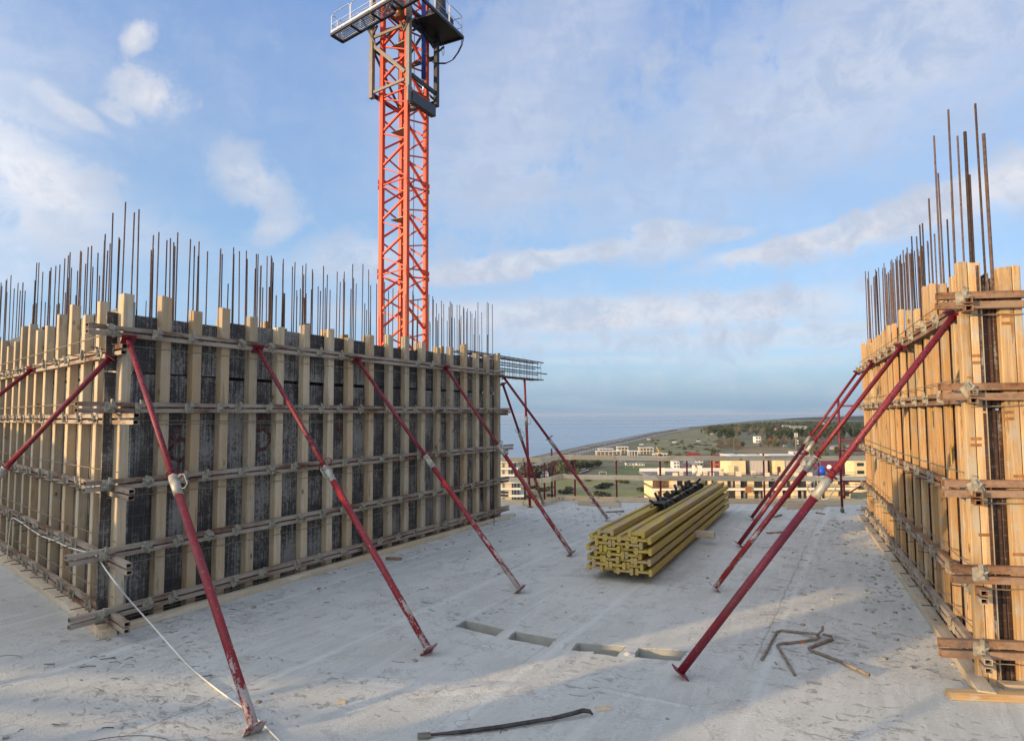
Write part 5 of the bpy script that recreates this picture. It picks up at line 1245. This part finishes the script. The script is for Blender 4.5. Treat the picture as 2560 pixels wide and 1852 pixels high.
for i in range(4200):
    x = rg.uniform(1775, 2300) if i < 2600 else rg.uniform(2200, 4200); y = rg.uniform(max(1056.5, 1071-(x-1775)*.09), 1080); P = G(x, y, ZG); s_ = rg.uniform(3, 7)
    for q in range(2):
        a = rg.random()*3.14; u = Vector((math.cos(a), math.sin(a), 0))*s_; hz = rg.uniform(4, 9)
        b_ = P+Vector((jit(4), jit(4), 0)); fm_.add([b_-u*.7, b_+u*.7, b_+u*.9+Vector((0, 0, hz*.6)), b_+Vector((0, 0, hz)), b_-u*.9+Vector((0, 0, hz*.55))], [(0, 1, 2, 3, 4)])
o = fm_.build('far_wood', LD); tag(o, 'dark wood stretching below the headland hills', 'wood', kind='stuff')

scatter(60, 2180, 3600, 1090, 1180, ['pine', 'broad', 'bare'], 8, 18, 'tree on the plain right of the hotel, beyond the frame', 'trees on the plain to the right', 1.1)
# ------------------------------------------------------------------ buildings
STUC = mat('yellow_stucco', f_plain, col=(.74, .58, .32), rough=.9, var=.08, nscale=.6, dirt=.12, dcol=(.5, .35, .2)); CREAM = mat('cream_band', f_plain, col=(.80, .70, .53), rough=.9, var=.06, nscale=.7)
PEACH = mat('peach_pier', f_plain, col=(.78, .60, .42), rough=.9, var=.06, nscale=.7); WHT = mat('white_render', f_plain, col=(.68, .66, .60), rough=.85, var=.06, nscale=.5)
GLS = mat('dark_window_glass', f_plain, col=(.035, .045, .055), rough=.15, var=.3, nscale=.5, bmp=0); FRM = mat('brown_window_frame', f_plain, col=(.09, .04, .025), rough=.6)
def f_corr(t, p, v, rnd):
    s = t.n('ShaderNodeSeparateXYZ'); t.put(s.inputs[0], v); wv = t.math('SINE', t.math('MULTIPLY', s.outputs[0], 16.0)); setp(t, p, t.mix(t.ramp(wv, -.2, .9), (.46, .40, .33), (.58, .52, .44)), .6, 0, .3); bump(t, p, wv, .8, .03)
CORR = mat('corrugated_sheet', f_corr); RAILM = mat('black_iron', f_plain, col=(.03, .028, .026), rough=.6); ROOFG = mat('grey_roof_membrane', f_plain, col=(.22, .20, .19), rough=.9, nscale=.8, var=.2)
REDR = mat('red_tile_roof', f_plain, col=(.20, .025, .03), rough=.8, nscale=2); MARR = mat('maroon_metal_roof', f_plain, col=(.14, .03, .045), rough=.6, nscale=1); BRK = mat('brown_cladding', f_plain, col=(.17, .10, .06), rough=.8, nscale=2, var=.4)
HY = 178.0
def X_(px, py=1190, y=HY): r_ = ray(px, py); return r_.x/r_.y*y
def Z_(py, px=1880, y=HY): r_ = ray(px, py); return EYE+r_.z/r_.y*y
HT = thing('hotel', 'long yellow hotel with balconies, roof terrace and penthouses beyond the guard rail', 'hotel', (X_(1880), HY+8, ZG))
zslab = [Z_(1191.5)-.0-3.04*k for k in range(8)]
x0h, x1h = X_(1626), X_(2134)
depth = 15
for k, z in enumerate(zslab[:7]):
    a = x0h if k < 3 else x0h+1.5
    MB().box(a, x1h, HY-1.4, HY+.2, z-.38, z+.22).build('balcony_slab', CREAM, HT)
    # wall of the storey below the slab
    MB().box(x0h+(1.2 if k else 1.2), x1h-.8, HY+.4, HY+depth, z-3.04+.22, z-.38).build('wall', STUC, HT)
MB().box(x0h+.3, x1h, HY+.2, HY+depth+3, zslab[0]-.38, zslab[0]+.15).build('roof_deck', ROOFG, HT)
for pxa, pxb, t_ in ((1680, 1691, 1.25), (1740, 1747, 1.25), (1773, 1781, 1.25), (1838, 1849, 1.5), (1907, 1919, 1.2), (1946, 1953, 1.2), (1980, 1991, 1.2), (2016, 2025, 1.2)):
    MB().box(X_(pxa), X_(pxb), HY-1.5, HY-.4, zslab[0]+.221, zslab[0]+t_).build('parapet_pier', PEACH, HT)
    for k in range(6): MB().box(X_(pxa), X_(pxb), HY-.55, HY+.39, zslab[k]-2.82, zslab[k]-.381).build('pier', PEACH, HT)
rl_ = MB()
xx = x0h
for zz, hh in [(zslab[0]+.22, 1.0)]+[(zslab[k]+.22, .95) for k in range(1, 7)]:
    rl_.box(x0h, x1h, HY-1.38, HY-1.34, zz+hh-.06, zz+hh); rl_.box(x0h, x1h, HY-1.38, HY-1.34, zz+.08, zz+.12)
    n = 270
    for i in range(n+1): x = x0h+(x1h-x0h)*i/n; rl_.box(x-.015, x+.015, HY-1.375, HY-1.345, zz, zz+hh)
o = rl_.build('balcony_railing', RAILM, HT); o['kind'] = 'stuff'
op = [(1632, 1672, 'b'), (1692, 1706, 'w'), (1757, 1769, 'w'), (1819, 1838, 'd'), (1850, 1867, 'd'), (1886, 1908, 'd'), (1919, 1938, 'd'), (1951, 1975, 'd'), (1991, 2017, 'd'), (2026, 2042, 'd'), (2047, 2060, 'd'), (2096, 2106, 'w'), (2112, 2122, 'w')]
for k in range(1, 6):
    z = zslab[k]+.22
    for a, b, t_ in op:
        xa, xb = X_(a), X_(b)
        if t_ == 'b' and k != 1: xa, xb = X_(1645), X_(1650)
        top = z+(2.15 if t_ != 'w' else 1.9); bot = z+(.02 if t_ != 'w' else .6)
        w_ = MB().box(xa, xb, HY+.30, HY+.398, bot, top).build('window', BRK if t_ == 'b' and k == 1 else GLS, HT)
        if t_ == 'd':
            m_ = (xa+xb)/2
            f_ = MB()
            for q in (xa+.05, m_-.2, xb-.05): f_.box(q-.05, q+.05, HY+.24, HY+.299, bot, top)
            f_.box(xa, xb, HY+.24, HY+.299, top-.08, top+.02); f_.build('frame', FRM, w_)
            if (a+k) % 3: MB().box(m_-.1, m_+.45, HY+.27, HY+.298, bot+.1, top-.15).build('curtain', mat('pale_curtain', f_plain, col=(.4, .36, .3)), w_)
for a, b, c in ((1692, 1706, .9), (1873, 1884, 1.0), (2124, 2140, .8)): pass
MB().box(X_(1857), X_(1872), HY-1.9, HY-1.41, zslab[1]-.9, zslab[1]+.6).build('awning_screen', mat('terracotta_screen', f_plain, col=(.30, .12, .06)), HT)
rz = zslab[0]+.15
def pent(a, b, ya, d_, top, m, name='penthouse'):
    y0 = HY+ya; return MB().box(X_(a, 1160, y0), X_(b, 1160, y0), y0, y0+d_, rz, Z_(top, 1900, y0)).build(name, m, HT)
pw = pent(1826, 1864, 5, 9, 1142, STUC, 'penthouse_wall'); pent(1821, 1835, 4, 1, 1163.5, STUC, 'low_wall')
MB().box(X_(1829, 1160, HY+4.6), X_(1861, 1160, HY+4.6), HY+4.6, HY+15, Z_(1141, 1900, HY+5), Z_(1138.6, 1900, HY+5)).build('penthouse_roof', WHT, HT)
pent(1874, 1919, 6, 8, 1141.5, CORR, 'penthouse_wall'); MB().box(X_(1873, 1160, HY+5.6), X_(1920, 1160, HY+5.6), HY+5.6, HY+15, Z_(1141.4, 1900, HY+6), Z_(1139.6, 1900, HY+6)).build('penthouse_roof', WHT, HT)
pent(1920, 1936, 9, 5, 1142, mat('grey_stone_cladding', f_plain, col=(.12, .10, .09), nscale=3, var=.5), 'penthouse_wall')
pent(1937, 1962, 5, 9, 1142.5, STUC, 'penthouse_wall'); pent(1962.3, 2014, 5.3, 8, 1142.5, CORR, 'penthouse_wall')
MB().box(X_(1935, 1160, HY+4.6), X_(2017, 1160, HY+4.6), HY+4.6, HY+15, Z_(1142.4, 1900, HY+5), Z_(1139.6, 1900, HY+5)).build('penthouse_roof', WHT, HT)
MB().box(X_(1943, 1160, HY+4.9), X_(1950, 1160, HY+4.9), HY+4.85, HY+4.99, rz, rz+2.1).build('door', FRM, HT)
for a, b in ((1646, 1662), (1745, 1755), (1733, 1738)): pent(a, b, 6, 1.2, 1168.5 if a == 1646 else 1163, CREAM, 'chimney')
for a in (1700, 1760, 1800, 1880, 1960): pent(a, a+8, 3, .8, 1177.5, PEACH, 'vent_box')
MB().box(x0h+.3, X_(1826, 1160, HY+17), HY+16.5, HY+16.8, rz, rz+.9).build('back_parapet', WHT, HT)
P = Vector((X_(2053, 1175, HY+2), HY+2, rz)); TK = thing('water_tank', 'bright blue water tank standing on the hotel roof', 'water tank', P)
rod('tank_body', P, P+Vector((0, 0, 2.1)), 1.02, mat('blue_plastic', f_plain, col=(.01, .10, .55), rough=.4, var=.05), TK, 24); rod('tank_top', P+Vector((0, 0, 2.1)), P+Vector((0, 0, 2.45)), 1.02, mat('blue_plastic', None), TK, 24, .5)
for k in range(4): rod('tank_rib', P+Vector((0, 0, .3+k*.5)), P+Vector((0, 0, .38+k*.5)), 1.06, mat('blue_plastic', None), TK, 24)
P = Vector((X_(2073, 1168, HY+6), HY+6, rz)); SDh = thing('satellite_dish', 'white satellite dish on the hotel roof right of the blue tank', 'satellite dish', P)
rod('stand', P, P+Vector((0, 0, 1.6)), .06, GALV(), SDh, 8); c_ = P+Vector((0, -.1, 1.7)); rod('dish', c_, c_+Vector((-.25, -.35, .2)), .16, WHT, SDh, 20, .6)
# apartment block at the left, lit on its left side
AY = 302.0
xa = lambda px: X_(px, 1200, AY); zz_ = lambda py: Z_(py, 1280, AY)
AB = thing('apartment_block', 'white apartment block with slab balconies, between the left formwork and the sea', 'apartment building', (xa(1262), AY+5, ZG))
lv = [1151, 1168.6, 1185, 1202, 1219, 1236.5, 1253, 1270, 1287]
rr_ = [1292, 1292, 1283, 1300, 1299, 1309, 1309, 1309, 1309]
for k, y in enumerate(lv):
    z = zz_(y); r_ = rr_[k]
    MB().box(xa(1205), xa(r_+3), AY-.8, AY+17, z-.9, z).build('balcony_slab', WHT, AB)
    MB().box(xa(1207), xa(1271 if k < 3 else 1279), AY+.1, AY+16, z-3.0, z-.9).build('wall', mat('warm_white_wall', f_plain, col=(.62, .50, .34), rough=.9, var=.06), AB)
    MB().box(xa(1271 if k < 3 else 1279)+.02, xa(r_-1), AY+.3, AY+15, z-3.0, z-.9).build('window', GLS, AB)
    for q in range(3):
        x = xa(1271 if k < 3 else 1279)+.6+q*1.5
        if x < xa(r_-1): MB().box(x, x+.55, AY+.15, AY+.29, z-3.0, z-.9).build('shutter', mat('grey_shutter', f_plain, col=(.16, .16, .17)), AB)
    MB().box(xa(1256), xa(1257.2), AY-.5, AY+.05, z-3.0, z-.9).build('drainpipe', mat('grey_shutter', None), AB)
# smaller houses: left, right, top, bottom in pixels of the photograph
def house(x0, x1, yt, yb, label, wallm, roofm=None, cat='house', roof=.35, wins=3, storeys=2, depth=9, name='house'):
    base = G((x0+x1)/2, yb, ZG); y = base.y; xa_, xb_ = X_(x0, yb, y), X_(x1, yb, y); zt = Z_(yt, (x0+x1)/2, y); h = zt-ZG
    t = thing(name, label, cat, ((xa_+xb_)/2, y, ZG))
    zw = ZG+h*(1-(roof if roofm else 0))
    MB().box(xa_, xb_, y, y+depth, ZG, zw).build('wall', wallm, t)
    if roofm:
        if roof > 0.05:
            e = (xb_-xa_)*.05; v = [(xa_-e, y-.5, zw), (xb_+e, y-.5, zw), (xb_+e, y+depth+.5, zw), (xa_-e, y+depth+.5, zw), (xa_+e*3, y+depth/2, zt), (xb_-e*3, y+depth/2, zt)]
            MB().add(v, [(0, 1, 5, 4), (1, 2, 5), (2, 3, 4, 5), (3, 0, 4), (3, 2, 1, 0)]).build('roof', roofm, t)
    n = wins
    for s_ in range(storeys):
        for i in range(n):
            x = xa_+(xb_-xa_)*(i+.5)/n; ww = (xb_-xa_)/n*.28; z = ZG+(zw-ZG)*(s_+.35)/storeys
            MB().box(x-ww, x+ww, y-.12, y-.02, z, z+(zw-ZG)/storeys*.42).build('window', GLS, t)
    return t
for k, (x, y, w_) in enumerate(((2290, 1140, 40), (2420, 1165, 60), (2600, 1120, 45), (2780, 1190, 80), (3000, 1135, 50))): HOUSES_RIGHT = (globals().get('HOUSES_RIGHT') or [])+[(x, y, w_)]
GRW = mat('grey_wall', f_plain, col=(.30, .28, .26), rough=.9); ORW = mat('orange_wall', f_plain, col=(.36, .11, .06), rough=.9); PNK = mat('pink_wall', f_plain, col=(.55, .38, .32), rough=.9); GRR = mat('grey_sheet_roof', f_plain, col=(.26, .25, .24), rough=.7)
for k, (x, y, w_) in enumerate(HOUSES_RIGHT): house(x, x+w_, y-16-k*2, y, ('cream', 'grey', 'pink', 'white', 'orange')[k]+' house on the plain to the right of the yellow hotel', (CREAM, GRW, PNK, WHT, ORW)[k], (REDR, GRR)[k % 2], roof=.35, wins=4)
hv = house(1720, 1758, 1132.5, 1166, 'white villa with a red tiled roof and three round gables, behind the top rail', WHT, REDR, roof=.42, wins=4)
for k in range(3):
    b0_ = BASE[hv.name].translation; x = X_(1727+k*9.5, 1140, b0_.y-.6); z = Z_(1145, 1730, b0_.y)
    MB().add([(x-.9, b0_.y-.7, z-1.4), (x+.9, b0_.y-.7, z-1.4), (x+.9, b0_.y-.7, z), (x+.5, b0_.y-.7, z+.55), (x, b0_.y-.7, z+.75), (x-.5, b0_.y-.7, z+.55), (x-.9, b0_.y-.7, z),
              (x-.9, b0_.y+1, z-1.4), (x+.9, b0_.y+1, z-1.4), (x+.9, b0_.y+1, z), (x+.5, b0_.y+1, z+.55), (x, b0_.y+1, z+.75), (x-.5, b0_.y+1, z+.55), (x-.9, b0_.y+1, z)],
             [tuple(range(7)), tuple(range(13, 6, -1))]+[(i, i+7, (i+1) % 7+7, (i+1) % 7) for i in range(7)]).build('gable', WHT, hv)
house(1786, 1813, 1136.5, 1172, 'orange house with a dark red hipped roof, right of the white villa', ORW, REDR, roof=.4, wins=2)
house(1712, 1744, 1153, 1169, 'low house with a grey pitched roof in front of the white villa', PNK, GRR, roof=.45, storeys=1)
house(1684, 1699, 1154, 1171, 'small pale block left of the grey roofed house', WHT, None, wins=2, storeys=2)
house(1889, 1903, 1091, 1107, 'white tall house alone among the pines', WHT, None, wins=2)
house(1926, 1942, 1091, 1103, 'house with a red front at the edge of the pines', mat('brick_red_wall', f_plain, col=(.26, .08, .06), rough=.9), REDR, roof=.3, wins=2)
house(1958, 1976, 1062.5, 1073, 'pale unfinished block left in the far village', GRW, None, wins=5, storeys=3)
house(1978, 2018, 1065, 1080, 'long pale apartment block in the far village', mat('pale_grey_wall', f_plain, col=(.42, .40, .36), rough=.9), None, wins=9, storeys=4)
house(1940, 1952, 1068, 1088, 'white and pink tall house in the far village', PNK, REDR, roof=.15, wins=2, storeys=4)
house(2050, 2064, 1055, 1069, 'white villa with stepped roof on the wooded slope', WHT, GRR, roof=.3, wins=2)
house(2036, 2064, 1099, 1114, 'low house with a long maroon roof before the pines', GRW, MARR, roof=.6, wins=3, storeys=1)
house(1983, 2025, 1126, 1148, 'white flat-roofed house behind the penthouses', WHT, GRR, roof=.12, wins=6, storeys=2)
house(2052, 2146, 1151, 1200, 'long building with a maroon roof right behind the hotel roof', mat('dark_maroon_wall', f_plain, col=(.10, .03, .04), rough=.8), MARR, roof=.35, wins=7, storeys=2)
house(2084, 2134, 1113, 1124, 'low grey sheds beyond the rolling scaffold', GRW, GRR, roof=.3, wins=4, storeys=1)
house(2138, 2200, 1152, 1230, 'yellow house peeping past the right formwork', STUC, None, wins=2, storeys=4)
house(1352, 1371, 1178, 1194, 'small white stepped house seen between the red posts', WHT, GRR, roof=.25, wins=2)
house(1567, 1590, 1157, 1163, 'white container-like changing rooms behind the pitch', WHT, GRR, roof=.2, wins=3, storeys=1)
house(1592, 1612, 1157, 1164, 'second white changing room behind the pitch, on the right', WHT, GRR, roof=.2, wins=3, storeys=1)
house(1540, 1563, 1147, 1154, 'low shed at the far side of the sports ground, left', GRW, GRR, roof=.4, wins=2, storeys=1)
def pavilion(x0, x1, yt, yb, lv_, n, label):
    base = G((x0+x1)/2, yb, ZG); y = base.y; a, b = X_(x0, yb, y), X_(x1, yb, y); zt = Z_(yt, (x0+x1)/2, y); t = thing('concrete_frame_building', label, 'building', ((a+b)/2, y, ZG))
    for k in range(lv_):
        z = ZG+(zt-ZG)*(k+1)/lv_; MB().box(a-.6, b+.6, y-1, y+9, z-.45, z).build('floor_slab', WHT, t)
    for i in range(n+1):
        for yy in (y, y+8): MB().box(a+(b-a)*i/n-.22, a+(b-a)*i/n+.22, yy-.22, yy+.22, ZG, zt-.45).build('column', WHT, t)
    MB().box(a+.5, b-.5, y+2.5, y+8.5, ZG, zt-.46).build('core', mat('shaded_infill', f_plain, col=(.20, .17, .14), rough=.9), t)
pavilion(1492, 1552, 1127.5, 1139.5, 1, 6, 'wide white concrete frame pavilion near the palms, left one'); pavilion(1498, 1532, 1121.5, 1130.5, 1, 4, 'white roofed pavilion just behind the widest one')
pavilion(1545, 1570, 1116.5, 1132, 2, 3, 'tall white frame building with open bays near the palms'); pavilion(1573, 1594, 1127, 1140.5, 1, 3, 'small white frame building left of the yellow crane boom')
pavilion(1600, 1633, 1118.5, 1135, 2, 4, 'two-storey white frame building left of the yellow crane boom'); pavilion(1636, 1674, 1134, 1141, 1, 5, 'low brown-grey frame building at the foot of the yellow crane boom')
# mobile crane boom, poles, mast, pitch furniture
YEL = mat('yellow_boom_paint', f_plain, col=(.6, .36, .03), rough=.5)
P = G(1648, 1136, ZG); MC = thing('mobile_crane', 'mobile crane with a thin dark lattice jib on a yellow boom, near the dunes', 'mobile crane', P)
T = D(1641, 1117, math.hypot(P.x, P.y)); T2 = D(1628, 1089, math.hypot(P.x, P.y))
bar('boom', P+Vector((0, 0, 1.8)), T, .8, .8, YEL, MC); bar('jib', T, T2, .35, .35, DK, MC); MB().box(P.x-3, P.x+3, P.y-1.3, P.y+1.3, ZG+.6, ZG+2).build('carrier', YEL, MC)
for k in range(3): rod('wheel', P+Vector((-2.2+k*2.2, -1.4, .6)), P+Vector((-2.2+k*2.2, -1.0, .6)), .6, DK, MC, 12)
def pole(px, y0, y1, label, r_=.16, arm=False):
    P = G(px, y1, ZG); t = D(px, y0, math.hypot(P.x, P.y)); th_ = thing('utility_pole', label, 'pole', P); rod('shaft', P, t, r_, GALV(), th_, 8, r_*.6)
    rod('crossarm', Vector((P.x-.8, P.y, t.z-.4)), Vector((P.x+.8, P.y, t.z-.4)), .07, GALV(), th_, 6)
pole(1834.8, 1097, 1135, 'thin pale pole standing before the bare trees'); pole(1369, 1128, 1187, 'thin pole rising behind the guard rail post', .1)
pole(1767, 1084, 1102, 'thin pole at the left end of the pines'); pole(1913, 1076, 1096, 'thin pole between the village houses')
P = G(1990, 1130, ZG); TM = thing('telecom_mast', 'pale telecom mast with antenna panels in front of the pines', 'mast', P); tp = D(1990, 1084, math.hypot(P.x, P.y))
rod('shaft', P, tp, .5, GALV(), TM, 10, .28)
for k in range(6): a = k*math.pi/3; MB().box(-.25, .25, -.12, .12, -2.0, 2.0, Matrix.Translation(tp+Vector((math.cos(a)*1.4, math.sin(a)*1.4, -1.2)))).build('antenna_panel', WHT, TM)
for k in range(2): c_ = tp+Vector((1.2, -.6, -7-k*2.5)); rod('dish', c_, c_+Vector((.1, -.4, 0)), .9, WHT, TM, 12)
for px, y, w_, lb in ((1507, 1187.5, 7.3, 'near'), (1574, 1170.5, 7.3, 'far')):
    P = G(px, y, ZG); g_ = thing('football_goal', f'white goal frame at the {lb} side of the pitch', 'goal', P)
    if lb == 'near': a, b = P-Vector((1.7*1.3, 0, 0)), P+Vector((1.7*1.3, 0, 0)); h_ = 2.1
    else: a, b = P-Vector((3, 0, 0)), P+Vector((3, 0, 0)); h_ = 2.4
    for u, v in ((a, a+Vector((0, 0, h_))), (b, b+Vector((0, 0, h_))), (a+Vector((0, 0, h_)), b+Vector((0, 0, h_)))): bar('goal_bar', u, v, .16, .16, WHT, g_)
P = G(1452, 1184.5, ZG); Q = G(1476, 1176.5, ZG); ST = thing('spectator_stand', 'small stand of red and white benches beside the pitch', 'stand', P)
dq = (Q-P).normalized(); nq = Vector((-dq.y, dq.x, 0))
for k in range(5): bar('bench_row', P+nq*k*1.1+Vector((0, 0, .4+.4*k)), Q+nq*k*1.1+Vector((0, 0, .4+.4*k)), .6, .35, REDR if k % 2 == 0 else WHT, ST)
CAR = [((1622, 1100), (.7, .7, .68), 'white van parked on the dunes near the palms'), ((1779, 1086), (.7, .7, .7), 'white caravan at the edge of the dunes'), ((1746, 1104), (.65, .66, .66), 'white car parked on the dune grassland, right'), ((1686, 1107), (.7, .7, .7), 'white car alone in the middle of the dunes'), ((1604, 1113), (.7, .68, .6), 'pale car just above the frame buildings'), ((1964, 1117), (.6, .62, .6), 'pale truck on the brown field edge')]
for (px, py), col, lb in CAR:
    P = G(px, py, ZG); c_ = thing('parked_car', lb, 'car', P); m_ = mat('car_paint_%d' % px, f_plain, col=col, rough=.3)
    MB().box(P.x-2.6, P.x+2.6, P.y-1, P.y+1, ZG+.4, ZG+1.3).build('body', m_, c_); MB().box(P.x-1.9, P.x+1.7, P.y-.9, P.y+.9, ZG+1.3, ZG+2.1).build('cabin', m_, c_); MB().box(P.x-1.6, P.x+1.4, P.y-.95, P.y-.905, ZG+1.4, ZG+1.95).build('side_window', GLS, c_)
    for s_ in (-1.6, 1.6): rod('wheel', Vector((P.x+s_, P.y-1.05, ZG+.4)), Vector((P.x+s_, P.y-.8, ZG+.4)), .4, DK, c_, 10)

# sea air
bm = bmesh.new(); bmesh.ops.create_cube(bm, size=1)
for v_ in bm.verts: v_.co = Vector((v_.co.x*60000, 15000+v_.co.y*70000, (ZS_-1) if v_.co.z < 0 else 62))
hm = bpy.data.meshes.new('haze'); bm.to_mesh(hm); bm.free()
hz_ = bpy.data.materials.new('haze'); hz_.use_nodes = True; t_ = NT(hz_.node_tree); pv_ = t_.n('ShaderNodeVolumePrincipled'); pv_.inputs['Density'].default_value = .000032; pv_.inputs['Color'].default_value = (.72, .84, .97, 1); pv_.inputs['Anisotropy'].default_value = .2
ho = t_.n('ShaderNodeOutputMaterial'); t_.put(ho.inputs['Volume'], pv_.outputs[0])
o = new_obj('haze', hm, None, None, hz_); tag(o, 'thin pale sea haze over the coast', 'haze', kind='stuff')
